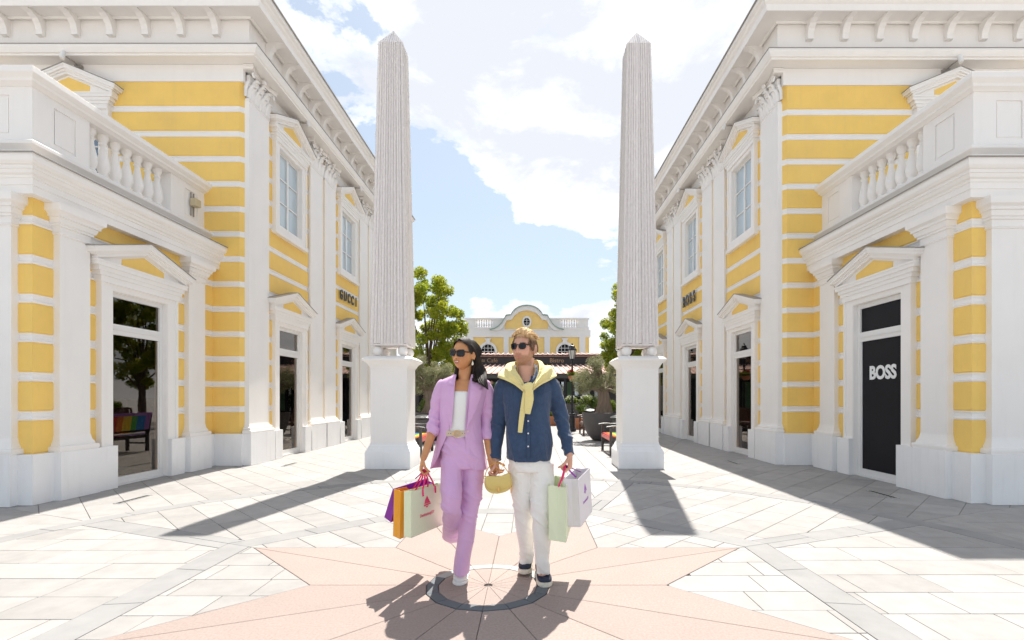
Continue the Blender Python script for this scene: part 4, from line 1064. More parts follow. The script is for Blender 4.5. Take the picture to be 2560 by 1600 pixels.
def bush(X, Y, z, r, n, ls, m, name, lab, cat, seed, sc=1.0, group=None, flowers=None):
    rg = random.Random(seed); T = empty(name, (X, Y, z - r * sc), lab, cat, group); mb = MB()
    cl = [(Vector((X, Y, z)) + Vector((rg.uniform(-1, 1), rg.uniform(-1, 1), rg.uniform(-1, 1) * sc)) * r * .45, r * .58) for _ in range(7)]
    leaves(mb, cl, n, ls, rg); mb.build('foliage', m, T, recalc=False)
    mb = MB(); mb.tube([(X, Y, z - r * sc * 1.0), (X, Y, z)], .02, 5); mb.build('stem', 'bark', T)
    if flowers:
        mb = MB(); leaves(mb, [(c + Vector((0, 0, r * .25)), rr) for c, rr in cl], int(n * .12), ls * 1.1, rg); o = mb.build('blossoms', flowers, T, recalc=False)
    return T
# potted olives
def olive(X, Y, lab, potlab, seed, mir=1):
    zr = .87
    pot = empty('plant_pot', (X, Y, 0), potlab, 'plant pot', 'round grey planters with olive trees')
    mb = MB(); mb.lathe((X, Y, 0), [(.22, 0), (.34, .03), (.50, .22), (.61, .52), (.655, .80), (.66, .87), (.62, .875), (.60, .80), (.001, .79)], 40, caps=False); mb.build('bowl', 'pot_grey', pot, smooth=50)
    mb = MB(); mb.lathe((X, Y, .78), [(.605, 0), (.3, .05), (.001, .06)], 24, caps=False); mb.build('soil', 'soil', pot, smooth=60)
    rg = random.Random(seed); T = empty('olive_tree', (X, Y, .8), lab, 'olive tree', 'potted olive trees')
    mb = MB(); N = 14; n = 26; rr = []
    for k in range(N):
        f = k / (N - 1); z_ = .78 + f * .78; r = .19 * (1.45 - 1.1 * f if f < .4 else .85 + .15 * (f - .4)) if f < .4 else .19 * (1.01 - .2 * (f - .4))
        ring = []
        for i in range(n):
            a = 2 * math.pi * i / n; q = r * (1 + .16 * math.sin(3 * a + 2.2 * f + seed) + .09 * math.sin(7 * a - 5 * f)); ring.append((X + .05 * math.sin(3 * f) + q * math.cos(a), Y + q * math.sin(a), z_))
        rr.append(ring)
    mb.rings(rr); mb.build('trunk', 'olive_bark', T, smooth=60)
    c0 = Vector((X + .02, Y, 1.5)); cl = []
    cen = Vector((X - .02 * mir, Y, 1.95))
    for k in range(60):
        d = Vector((rg.gauss(0, 1), rg.gauss(0, 1), rg.gauss(0, 1) * .8)).normalized(); f = rg.uniform(.4, 1) ** .5
        p = cen + Vector((d.x * .92 * f, d.y * .8 * f, d.z * .60 * f + (.1 if abs(d.x) < .5 else -.08)))
        cl.append((p, rg.uniform(.11, .24)))
    lm = MB()
    for p, r in cl[:26]:
        m1 = c0.lerp(p, .5) + Vector((0, 0, .08)); lm.tube([c0, m1, p], [.06, .035, .012], 6)
    o = lm.build('limbs', 'olive_bark', T, smooth=60, recalc=False); o['kind'] = 'stuff'
    fm = MB(); leaves(fm, cl, 17000, .030, rg, asp=.28, norm_up=.1); fm.build('crown', 'leaf_olive', T, recalc=False)
    return T
olive(2.28, 15.75, 'grey green olive tree in a round pot beside the right pedestal', 'round grey pot of the right olive tree, beside the rainbow bench', 3)
olive(-3.15, 15.75, 'grey green olive tree beside the left pedestal, behind the woman', 'round grey pot of the left olive tree, half hidden by the left pedestal', 6, -1)
bush(at(1527, 0, 19).x, 19.0, at(0, 1014, 19).z, .24, 2600, .022, 'leaf_box', 'box_ball', 'yellow green clipped ball shrub right of the right olive trunk', 'shrub', 1)
def planter(X, Y, w, d, h, m, lab, n=''):
    r = empty('planter_box', (X, Y, 0), lab, 'planter'); mb = MB(); t = .03
    mb.box(X - w / 2, X + w / 2, Y - d / 2, Y - d / 2 + t, 0, h); mb.box(X - w / 2, X + w / 2, Y + d / 2 - t, Y + d / 2, 0, h); mb.box(X - w / 2, X - w / 2 + t, Y - d / 2 + t, Y + d / 2 - t, 0, h); mb.box(X + w / 2 - t, X + w / 2, Y - d / 2 + t, Y + d / 2 - t, 0, h); mb.build('box', m, r)
    mb = MB(); mb.box(X - w / 2 + t, X + w / 2 - t, Y - d / 2 + t, Y + d / 2 - t, 0.02, h - .06); mb.build('soil', 'soil', r)
    return r
planter(at(1527, 0, 19).x, 19.0, .62, .5, .80, 'pot_grey', 'dark planter box under the clipped ball shrub')
planter(at(1431, 0, 23.5).x, 23.5, .75, .6, 1.05, 'beige_metal' if False else 'pot_grey', 'tall grey planter behind the lamp post')
bush(at(1428, 0, 23.5).x, 23.5, 1.22, .30, 1400, .035, 'leaf_box', 'flowering_shrub', 'loose light green shrub in the tall planter behind the lamp post', 'shrub', 2, sc=.6, flowers='flower_white')
planter(at(1452, 0, 22).x, 22.0, .6, .5, .62, 'pot_grey', 'low dark planter right of the lamp post')
bush(at(1452, 0, 22).x, 22.0, .80, .27, 1400, .03, 'leaf_hedge', 'grass_shrub', 'olive green shrub in the low planter right of the lamp post', 'shrub', 5)
for i, (px, Y, zc, r, m, lab) in enumerate(((1478, 25, 1.05, .55, 'leaf_hedge', 'dark green hedge shrub behind the right olive tree'), (1462, 24.5, 1.15, .35, 'leaf_box', 'pale flowering shrub left of the right olive trunk'),
        (1060, 22, .95, .45, 'leaf_hedge', 'dark green shrub behind the left rainbow bench'), (1095, 23, .8, .5, 'leaf_hedge', 'green shrub beyond the left olive tree'),
        (1236, 24, 1.0, .3, 'leaf_hedge', 'small green shrub between the man and the woman'), (1382, 24, .52, .22, 'leaf_box', 'small green plant in a red pot behind the man\'s arm'))):
    bush(at(px, 0, Y).x, Y, zc, r, 2200, .034, m, 'shrub', lab, 'shrub', 20 + i, sc=1.0 if i != 4 else 1.6, flowers='flower_white' if i == 1 else None)
for px, Y, lab in ((1382, 24, 'red clay pot behind the man\'s arm'), (1442, 21.3, 'red clay pot at the foot of the lamp post')):
    X = at(px, 0, Y).x; r = empty('clay_pot', (X, Y, 0), lab, 'pot', 'red clay pots'); mb = MB(); mb.lathe((X, Y, 0), [(.17, 0), (.24, .38), (.27, .39), (.27, .45), (.22, .45), (.2, .36), (.001, .36)], 20, caps=False); mb.build('pot_body', 'terracotta', r, smooth=40)
    mb = MB(); mb.lathe((X, Y, .36), [(.2, 0), (.001, .02)], 12, caps=False); mb.build('soil', 'soil', r)

# ================================================================== LAMP POST AND BASKET
LX, LY = at(1430.5, 0, 20).x, 20.0
L = empty('lamp_post', (LX, LY, 0), 'black street lamp post with a glass lantern, right of the man', 'street lamp')
mb = MB(); mb.lathe((LX, LY, 0), [(.16, 0), (.16, .12), (.12, .14), (.115, .62), (.14, .65), (.14, .70), (.075, .74), (.085, .78), (.05, .82), (.042, 1.4), (.038, 2.72), (.055, 2.74), (.03, 2.78), (.02, 2.86)], 18); mb.build('post', 'black_metal', L, smooth=35)
mb = MB(); z0 = 2.86
fr = lambda r, z: [(LX + r * math.cos(math.pi / 3 * k), LY + r * math.sin(math.pi / 3 * k), z) for k in range(6)]
for k in range(6):
    mb.tube([fr(.09, z0)[k], fr(.165, z0 + .35)[k]], .011, 5)
for r, z in ((.09, z0), (.165, z0 + .35)): mb.tube(fr(r, z) + [fr(r, z)[0]], .012, 5)
lan = mb.build('lantern_frame', 'black_metal', L)
mb = MB(); mb.rings([fr(.085, z0 + .01), fr(.158, z0 + .345)]); mb.build('lantern_glass', 'lamp_glass', L)
mb = MB(); mb.rings([fr(.19, z0 + .36), fr(.18, z0 + .38), fr(.11, z0 + .46), fr(.10, z0 + .52), fr(.03, z0 + .56)]); mb.sphere((LX, LY, z0 + .60), .035, 10); mb.build('lantern_cap', 'black_metal', L)
mb = MB(); mb.tube([(LX - .3, LY, 2.45), (LX + .3, LY, 2.45)], .014, 6); mb.build('cross_arm', 'black_metal', L)
fb = empty('flower_basket', (LX, LY - .13, 2.1), 'clay flower basket with red flowers on the lamp post', 'flower basket')
mb = MB(); mb.lathe((LX, LY - .16, 2.02), [(.08, 0), (.15, .05), (.18, .16), (.17, .17), (.001, .15)], 18, caps=False); mb.build('basket', 'terracotta', fb, smooth=40)
mb = MB(); rg = random.Random(2); leaves(mb, [(Vector((LX + rg.uniform(-.16, .16), LY - .16 + rg.uniform(-.1, .1), 2.24 + rg.uniform(-.03, .1))), .11) for _ in range(7)], 500, .03, rg); mb.build('foliage', 'leaf_box', fb, recalc=False)
mb = MB(); leaves(mb, [(Vector((LX + rg.uniform(-.1, .1), LY - .16 + rg.uniform(-.1, .1), 2.36 + rg.uniform(-.03, .06))), .09) for _ in range(5)], 260, .026, rg); mb.build('blossoms', 'flower_red', fb, recalc=False)
mb = MB(); mb.tube([(LX, LY - .16, 2.45), (LX, LY - .16, 2.2)], .006, 4); mb.build('hanger', 'black_metal', fb)
# thin finial post on the canopy, as beside the pavilion
# ================================================================== BENCHES
RB = ['paint_red', 'paint_orange', 'paint_yel', 'paint_green', 'paint_blue', 'paint_purple']
def bench(xf, y0, y1, dx, lab, frame, cols, group):
    """front edge at x=xf, seat reaches in direction dx, long side along y"""
    B = empty('garden_bench', (xf + dx * .3, (y0 + y1) / 2, 0), lab, 'bench', group); n = 6; w = .50
    for k in range(n):
        a = xf + dx * (.02 + w * k / n); b = xf + dx * (.02 + w * (k + 1) / n - .012); mb = MB(); mb.box(min(a, b), max(a, b), y0 + .03, y1 - .03, .425, .45); mb.build('seat_slat', cols[k % len(cols)], B, bevel=.004)
    mb = MB(); mb.box(min(xf, xf + dx * .03) - 0, max(xf, xf + dx * .03), y0 + .04, y1 - .04, .34, .42); mb.build('front_rail', cols[0], B)
    mb = MB(); xb = xf + dx * (w + .04); mb.box(min(xb, xb + dx * .03), max(xb, xb + dx * .03), y0 + .04, y1 - .04, .34, .42); mb.build('rear_rail', frame, B)
    for y in (y0, y1 - .06):
        for xx, h in ((xf + dx * .03, .66), (xf + dx * (w + .03), .95)):
            mb = MB(); top = xx + (dx * .09 if h > .9 else 0); a, b = xx - .03, xx + .03
            mb.add([(a, y, 0), (b, y, 0), (b, y + .06, 0), (a, y + .06, 0), (a, y, .42), (b, y, .42), (b, y + .06, .42), (a, y + .06, .42), (top - .025, y, h), (top + .025, y, h), (top + .025, y + .06, h), (top - .025, y + .06, h)],
                   [(0, 3, 2, 1), (8, 9, 10, 11)] + [(i + j, (i + 1) % 4 + j, (i + 1) % 4 + 4 + j, i + 4 + j) for j in (0, 4) for i in range(4)])
            mb.build('leg', frame, B)
        pts = [(xf - dx * .07, y + .03, .655), (xf + dx * .1, y + .03, .675), (xf + dx * .3, y + .03, .665), (xf + dx * (w + .05), y + .03, .685)]
        mb = MB(); mb.tube(catmull(pts, 5), [(.022, .045)] * 16, 8, up=(0, 0, 1)); mb.build('armrest', frame, B, smooth=40)
        mb = MB(); mb.box(min(xf + dx * .05, xf + dx * w), max(xf + dx * .05, xf + dx * w), y + .015, y + .045, .18, .22); mb.build('side_stretcher', frame, B)
    xb = xf + dx * (w + .07)
    for z_, hh, c in ((.50, .05, frame), (.90, .07, cols[-1] if len(cols) > 1 else frame)):
        mb = MB(); q = xb + dx * (z_ - .45) * .17; mb.box(min(q, q + dx * .03), max(q, q + dx * .03), y0 + .05, y1 - .05, z_, z_ + hh); mb.build('back_rail', c, B)
    m = int((y1 - y0 - .12) / .085)
    for k in range(m):
        ya = y0 + .07 + k * .085; c = cols[int(k * len(cols) / m)] if len(cols) > 1 else cols[0]; mb = MB(); q0 = xb + dx * .10 * .17; q1 = xb + dx * .46 * .17
        mb.add([(q0, ya, .545), (q0, ya + .06, .545), (q0 + dx * .018, ya + .06, .545), (q0 + dx * .018, ya, .545), (q1, ya, .905), (q1, ya + .06, .905), (q1 + dx * .018, ya + .06, .905), (q1 + dx * .018, ya, .905)],
               [(0, 1, 2, 3), (4, 7, 6, 5), (0, 4, 5, 1), (1, 5, 6, 2), (2, 6, 7, 3), (3, 7, 4, 0)]); mb.build('back_slat', c, B)
bench(1.84, 11.62, 13.02, 1, 'dark framed bench with rainbow slats beside the right pedestal', 'dark_wood', RB, 'rainbow benches')
bench(-2.44, 11.35, 12.75, -1, 'dark framed bench with rainbow slats beside the left pedestal', 'dark_wood', RB, 'rainbow benches')
bench(1.86, 17.7, 19.1, 1, 'brown wooden bench between the lamp post and the right olive pot', 'brown_wood', ['brown_wood'], 'brown benches')
bench(-2.46, 17.7, 19.1, -1, 'brown wooden bench behind the left olive tree', 'brown_wood', ['brown_wood'], 'brown benches')
for px, Y, lab in ((1476, 22.0, 'domed grey litter bin left of the olive trunk'), (1549, 14.6, 'domed grey litter bin against the right pedestal'), (1057, 14.6, 'domed grey litter bin behind the left rainbow bench')):
    X = at(px, 0, Y).x; r = empty('litter_bin', (X, Y, 0), lab, 'litter bin', 'litter bins with domed lids')
    mb = MB(); mb.lathe((X, Y, 0), [(.2, 0), (.215, .02), (.215, .70), (.2, .72)], 22); mb.build('bin_body', 'pot_grey', r, smooth=35)
    mb = MB(); mb.lathe((X, Y, .755), [(.272, 0), (.278, .012), (.22, .05), (.12, .08), (.001, .09)], 26); mb.build('bin_lid', 'steel_lid', r, smooth=60)
    for a in (0, 2.1, 4.2): mb = MB(); mb.tube([(X + .18 * math.cos(a), Y + .18 * math.sin(a), .7), (X + .18 * math.cos(a), Y + .18 * math.sin(a), .76)], .012, 6); mb.build('lid_support', 'black_metal', r)
# ================================================================== PEOPLE
def add_tint(me, fn, nm='tint'):
    n = len(me.vertices); co = np.empty(n * 3, np.float32); me.vertices.foreach_get('co', co); co = co.reshape(-1, 3)
    c = np.ones((n, 4), np.float32); c[:, :3] = fn(co)
    at_ = me.color_attributes.new(nm, 'FLOAT_COLOR', 'POINT'); at_.data.foreach_set('color', c.ravel())
def remesh_obj(mb, name, m, parent, voxel, smooth=3, disp=None, sub=None, tint=None):
    """fuse the builder's closed shapes into one continuous surface"""
    me = bpy.data.meshes.new('t'); me.from_pydata([tuple(p) for p in mb.v], [], mb.f)
    bm = bmesh.new(); bm.from_mesh(me); bmesh.ops.recalc_face_normals(bm, faces=bm.faces); bm.to_mesh(me); bm.free()
    t = bpy.data.objects.new('t', me); col.objects.link(t)
    r = t.modifiers.new('r', 'REMESH'); r.mode = 'VOXEL'; r.voxel_size = voxel; r.adaptivity = 0
    if smooth: s = t.modifiers.new('s', 'SMOOTH'); s.iterations = smooth; s.factor = .5
    dg = bpy.context.evaluated_depsgraph_get(); dg.update()
    out = bpy.data.meshes.new_from_object(t.evaluated_get(dg)); bpy.data.objects.remove(t); bpy.data.meshes.remove(me)
    if disp:
        n = len(out.vertices); co = np.empty(n * 3, np.float32); out.vertices.foreach_get('co', co); co = co.reshape(-1, 3)
        no = np.empty(n * 3, np.float32); out.vertices.foreach_get('normal', no); no = no.reshape(-1, 3)
        d = disp(co, no); co = co + (no * d[:, None] if d.ndim == 1 else d)
        out.vertices.foreach_set('co', co.astype(np.float32).ravel())
    off = wloc(parent)
    if tint: add_tint(out, tint)
    out.transform(Matrix.Translation(-off)); out.name = name; out.materials.clear(); out.materials.append(MATS[m])
    out.polygons.foreach_set('use_smooth', [True] * len(out.polygons)); out.update()
    o = bpy.data.objects.new(name, out); col.objects.link(o); o.parent = parent; return o
def vnoise(p, scale, seed=0):
    """smooth value noise for arrays (n,3)"""
    q = p * np.array(scale, float) + seed * 17.13; i = np.floor(q).astype(np.int64); f = q - i; f = f * f * (3 - 2 * f)
    def h(a, b, c):
        x = (a * 374761393 + b * 668265263 + c * 2147483647 + seed * 1274126177) & 0xffffffff; x = ((x ^ (x >> 13)) * 1274126177) & 0xffffffff; return ((x ^ (x >> 16)) & 0xffff) / 65535.0 * 2 - 1
    r = 0
    for dx in (0, 1):
        for dy in (0, 1):
            for dz in (0, 1):
                w = (f[:, 0] if dx else 1 - f[:, 0]) * (f[:, 1] if dy else 1 - f[:, 1]) * (f[:, 2] if dz else 1 - f[:, 2])
                r = r + w * h(i[:, 0] + dx, i[:, 1] + dy, i[:, 2] + dz)
    return r
def limb(mb, pts, radii, n=20, per=6, up=(0, -1, 0)):
    P = catmull([tuple(p) for p in pts], per); rr = catmull([(r if isinstance(r, tuple) else (r, r)) + (0,) for r in radii], per)
    return mb.tube([Vector(p) for p in P], [(max(.002, r[0]), max(.002, r[1])) for r in rr], n, up=up)
def smoothstep(a, b, x): t = np.clip((x - a) / (b - a), 0, 1); return t * t * (3 - 2 * t)
def head_points(sp, nu=110, nv=96):
    """rings of a head in its own frame: x to its left (viewer's right), y = -forward, z up; face features by displacement"""
    hw, hd, hz = sp['w'], sp['d'], sp['h']; rings = []
    for j in range(nv + 1):
        th = math.pi * j / nv; zn = -math.cos(th); s = math.sin(th); ring = []
        s = s ** .86
        z = zn * hz
        low = max(0., -zn)
        A = hw * (1 - sp['jaw'] * low ** 1.5); Bf = hd * (.97 - .10 * low ** 3); Bb = hd * (1.08 - .62 * smoothstep(0.05, .95, low)); oy = -.012 * low
        if zn > 0: A *= 1 - .05 * zn; 
        for i in range(nu):
            ph = 2 * math.pi * i / nu; c, sn = math.cos(ph), math.sin(ph)
            ex = .86 if sn < 0 else 1.0
            x = A * s * math.copysign(abs(c) ** .92, c); y = (Bf if sn < 0 else Bb) * s * math.copysign(abs(sn) ** ex, sn) + oy * s
            if sn < 0:
                g = lambda cx, cz, sx, sz: math.exp(-((abs(x) - cx) / sx) ** 2 - ((z - cz) / sz) ** 2)
                f = 0.0; k = hz / .112
                f += .0215 * sp['nose'] * math.exp(-(x / .0085) ** 2) * (smoothstep(.034 * k, -.026 * k, z) * smoothstep(-.040 * k, -.029 * k, z))
                f += .006 * math.exp(-((abs(x) - .0105) / .006) ** 2 - ((z + .027 * k) / .008) ** 2)      # nostril wings
                f -= .0075 * g(.031, .010 * k, .017, .013 * k)       # eye sockets
                f += .004 * g(.024, .030 * k, .022, .008 * k)        # brow
                f += .0045 * g(.042, -.018 * k, .018, .016 * k)      # cheeks
                f -= .003 * math.exp(-(x / .02) ** 2 - ((z + .043 * k) / .005) ** 2)
                f += .0075 * sp['lips'] * math.exp(-(x / .022) ** 2 - ((z + .052 * k) / .0048) ** 2)
                f += .0080 * sp['lips'] * math.exp(-(x / .019) ** 2 - ((z + .0635 * k) / .0055) ** 2)
                f -= .0045 * math.exp(-(x / .024) ** 2 - ((z + .0575 * k) / .0022) ** 2)
                f -= .003 * math.exp(-(x / .02) ** 2 - ((z + .075 * k) / .005) ** 2)
                f += .0075 * math.exp(-(x / .019) ** 2 - ((z + .092 * k) / .012) ** 2)   # chin
                y -= f
            ring.append(Vector((x, y, z)))
        rings.append(ring)
    return rings
def face_y(sp, x, z, cache={}):
    key = id(sp)
    if key not in cache: cache[key] = head_points(sp)
    H_ = cache[key]; nv = len(H_) - 1; zn = max(-.999, min(.999, z / sp['h'])); jf = math.acos(-zn) / math.pi * nv; j = int(jf); out = []
    for jj in (j, min(j + 1, nv)):
        fr_ = sorted((p.x, p.y) for p in H_[jj] if p.y < 0); b = fr_[0]
        for a, c in zip(fr_, fr_[1:]):
            if a[0] <= x <= c[0]: t = (x - a[0]) / (c[0] - a[0] + 1e-9); b = (0, a[1] + (c[1] - a[1]) * t); break
        out.append(b[1])
    return out[0] + (out[1] - out[0]) * (jf - j)
def face_strip(hd, par, name, m, hw, top, bot, off, n=16, rows_=4, puff=.0):
    mb = MB(); F_ = []
    for k in range(n + 1):
        x = -hw + 2 * hw * k / n; a, b = top(x / hw), bot(x / hw); col_ = []
        for r in range(rows_ + 1): f = r / rows_; z = a + (b - a) * f; col_.append((x, face_y(hd.sp, x, z) - off - puff * math.sin(math.pi * f) * (1 - (x / hw) ** 2), z))
        F_.append([hd.w(*p) for p in col_] + [hd.w(p[0], p[1] + .004, p[2]) for p in col_[::-1]])
    mb.rings(F_); return mb.build(name, m, par, smooth=70)
class Head:
    def __init__(s, pos, yaw, pitch, roll, sp):
        s.M = Matrix.Translation(pos) @ Matrix.Rotation(yaw, 4, 'Z') @ Matrix.Rotation(pitch, 4, 'X') @ Matrix.Rotation(roll, 4, 'Y'); s.sp = sp; s.I = s.M.inverted()
    def w(s, x, y, z): return s.M @ Vector((x, y, z))
    def loc(s, co):
        m = np.array(s.I); return co @ m[:3, :3].T + m[:3, 3]
    def add(s, mb):
        mb.rings([[s.M @ p for p in r] for r in head_points(s.sp)])
        hw = s.sp['w']; k = s.sp['h'] / .112
        for sg in (-1, 1):    # ears
            pts = []; 
            mb.sphere((0, 0, 0), 1, 4) if False else None
            rings = []
            for j in range(9):
                t = j / 8; z = (-.034 + .062 * t) * k; w_ = .019 * math.sin(math.pi * (t * .86 + .10)) ** .7 * (1.0 + .18 * t)
                ring = []
                for i in range(10):
                    a = 2 * math.pi * i / 10; ring.append(s.w(sg * (hw * .955 + .011 + .0055 * math.cos(a) * 1 + .007 * math.sin(a) + .003), .006 + w_ * math.sin(a) * .92 + t * .008, z + .002))
                rings.append(ring)
            mb.rings(rings)
def finger(mb, base, d0, nrm, lens, bends, r):
    """d0 start direction, bending towards nrm"""
    p = Vector(base); d = Vector(d0).normalized(); nrm = (Vector(nrm) - d * Vector(nrm).dot(d)).normalized(); pts = [p - d * .012, p]; rad = [r * 1.05, r * 1.08]
    for L, b in zip(lens, bends):
        q = Matrix.Rotation(b, 3, d.cross(nrm)); d = (q @ d).normalized(); nrm = (q @ nrm).normalized()
        pts += [p + d * L * .5, p + d * L]; rad += [r * .95, r * .98]; p = p + d * L; r *= .93
    rad[-1] = r * .6; pts.append(p + d * .003); rad.append(r * .25)
    mb.tube(pts, rad, 8); return p, d
def hand(mb, wrist, d, palm, thumb_side, size=1.0, curl=1.0, wr=.026, nails=None, spread=.0):
    """d: from wrist to knuckles; palm: direction the palm faces; thumb_side: direction of the thumb edge"""
    d = Vector(d).normalized(); pn = (Vector(palm) - d * Vector(palm).dot(d)).normalized(); ts = d.cross(pn)
    if ts.dot(Vector(thumb_side)) < 0: ts = -ts
    w = Vector(wrist); s = size; sec = []
    for f, hw, ht, o in ((-.02, wr * .95, wr * .72, 0), (.0, wr * 1.0, wr * .70, 0), (.03, .036 * s, .016 * s, .0), (.062, .041 * s, .0145 * s, .0), (.088, .040 * s, .012 * s, .002)):
        c = w + d * f * s; ring = []
        for i in range(16):
            a = 2 * math.pi * i / 16; ring.append(c + ts * (hw * math.copysign(abs(math.cos(a)) ** .8, math.cos(a))) + pn * (ht * math.copysign(abs(math.sin(a)) ** .8, math.sin(a)) + o))
        sec.append(ring)
    mb.rings(sec); tips = []
    for k, (off, ln, bk) in enumerate(((.029, .92, .95), (.0105, 1.0, 1.0), (-.009, .95, 1.05), (-.027, .76, 1.1))):
        b = w + d * (.086 - .004 * abs(k - 1)) * s + ts * off * s
        L = [.044 * s * ln, .027 * s * ln, .021 * s * ln]; bn = [x * curl * bk for x in (R(48), R(72), R(38))]
        tips.append(finger(mb, b, d + ts * spread * (1.5 - k), pn, L, bn, .0088 * s * (1 if k < 3 else .88)))
    tb = w + d * .022 * s + ts * .026 * s + pn * .008 * s
    tips.append(finger(mb, tb, d * .75 + ts * .55 + pn * .35, pn - ts * .6, [.042 * s, .031 * s, .024 * s], [R(8), R(24) * curl, R(26) * curl], .0105 * s))
    return tips
def ell_ring(cx, cy, z, a, b, n=48, e=.86, tilt=0.0, twist=0.0):
    out = []
    for i in range(n):
        t = 2 * math.pi * i / n; c, s_ = math.cos(t), math.sin(t); x = a * math.copysign(abs(c) ** e, c); y = b * math.copysign(abs(s_) ** e, s_)
        xr = x * math.cos(twist) - y * math.sin(twist); yr = x * math.sin(twist) + y * math.cos(twist); out.append(Vector((cx + xr, cy + yr, z + tilt * x)))
    return out
def interp_rings(rows, per=4):
    """rows of numbers -> catmull interpolated rows"""
    return [tuple(r) for r in catmull(rows, per)]
def patch(rows, depth, name, m, parent, th=.005, cols=10, bulge=0.0):
    """cloth panel: rows (y_px, xl_px, xr_px) placed on a surface given by depth(x, y) -> Y ; real thickness towards the back"""
    rows = interp_rings(rows, 4); mb = MB(); F_, Bk = [], []
    for (y, xl, xr) in rows:
        rf, rb = [], []
        for k in range(cols + 1):
            f = k / cols; x = xl + (xr - xl) * f; Y = depth(x, y) - bulge * math.sin(math.pi * f); rf.append(at(x, y, Y)); rb.append(at(x, y, Y) + Vector((0, th, 0)))
        F_.append(rf); Bk.append(rb)
    loops = [a + b[::-1] for a, b in zip(F_, Bk)]
    mb.rings(loops); return mb.build(name, m, parent, smooth=50)
def ribbon_surf(inner, outer, name, m, parent, th=.012, per=6, cols=12, bulge=.02, fold=.0, seed=0):
    A = catmull(inner, per); Bq = catmull(outer, per); loops = []; n = len(A)
    for i in range(n):
        a, b = Vector(A[i]), Vector(Bq[i]); t = (Vector(A[min(i + 1, n - 1)]) - Vector(A[max(i - 1, 0)])).normalized(); nr = t.cross(b - a).normalized()
        cenv = Vector(inner[0]); 
        if nr.z < 0 and abs(nr.z) > .2: nr = -nr
        elif abs(nr.z) <= .2 and nr.y > 0: nr = -nr
        up, dn = [], []
        for k in range(cols + 1):
            f = k / cols; h = bulge * math.sin(math.pi * f) + fold * math.sin(f * 11 + i * .12 + seed) * math.sin(math.pi * f); p = a.lerp(b, f) + nr * h; e = math.sin(math.pi * min(1, max(0, f))) ** .4
            up.append(p + nr * th * .5 * e); dn.append(p - nr * th * .5 * e)
        loops.append(up + dn[::-1])
    mb = MB(); mb.rings(loops); return mb.build(name, m, parent, smooth=70)
def strands(mb, roots, steps, width, n_sides=5, rnd=None, tintlist=None):
    pass

# ------------------------------------------------------------------ WOMAN
WY = 3.70
WM = empty('person', (at(1160, 0, WY).x, WY, 0), 'woman with long dark hair, sunglasses and lilac suit, walking hand in hand', 'person')
wh = Head(at(1159, 886, 3.66), R(-28), R(3), R(6), dict(w=.071, d=.088, h=.110, jaw=.28, nose=.9, lips=1.0))
sb = MB(); wh.add(sb)
# neck, chest, shoulders, torso
rows = [(948, 1162, 3.70, .046, .050), (935, 1162, 3.70, .045, .050), (918, 1164, 3.71, .046, .050), (900, 1165, 3.72, .046, .050)]
nk = [ell_ring(at(r[1], r[0], r[2]).x, r[2], at(r[1], r[0], r[2]).z, r[3], r[4], 32, 1.0) for r in interp_rings([(966, 1161, 3.69, .090, .062), (956, 1161, 3.69, .062, .055)] + rows, 3)]
sb.rings(nk)
tor = [(1150, 1158, 3.71, .120, .085), (1130, 1158, 3.71, .125, .085), (1085, 1150, 3.70, .100, .075), (1050, 1150, 3.70, .105, .08), (1005, 1153, 3.70, .120, .085), (985, 1156, 3.70, .130, .085), (968, 1160, 3.70, .165, .080), (957, 1161, 3.70, .12, .06), (950, 1161, 3.70, .06, .05)]
sb.rings([ell_ring(at(r[1], r[0], r[2]).x, r[2], at(r[1], r[0], r[2]).z, r[3], r[4], 40, .92) for r in interp_rings(tor, 3)])
RA = [at(1110, 966, 3.70), at(1098, 1005, 3.71), at(1090, 1040, 3.71), at(1079, 1085, 3.66), at(1066, 1125, 3.60), at(1058, 1148, 3.56)]
limb(sb, RA, [.030, .030, .030, (.034, .031), (.028, .026), (.021, .022)])
LA = [at(1216, 964, 3.71), at(1219, 1010, 3.74), at(1218, 1055, 3.76), at(1219, 1090, 3.73), at(1223, 1125, 3.69), at(1228, 1150, 3.655)]
limb(sb, LA, [.030, .030, .029, .030, .027, .022])
limb(sb, [at(1133, 1130, 3.70), at(1128, 1200, 3.62), at(1128, 1262, 3.54), at(1131, 1325, 3.82), at(1131, 1338, 3.96)], [.060, .050, .040, .034, .030]); limb(sb, [at(1182, 1130, 3.70), at(1176, 1270, 3.66), at(1156, 1405, 3.66), at(1153, 1440, 3.67)], [.060, .042, .032, .030])
rh = hand(sb, at(1058, 1148, 3.56), (-.22, -.10, -1), (1, .2, .1), (0, -1, 0), .92, 1.1, .022)
lh = hand(sb, at(1226, 1150, 3.655), (.42, -.35, -.85), (.6, .55, -.1), (0.3, -1, -.2), .92, .75, .022, spread=.12)
HX = Vector(lh[1][0])
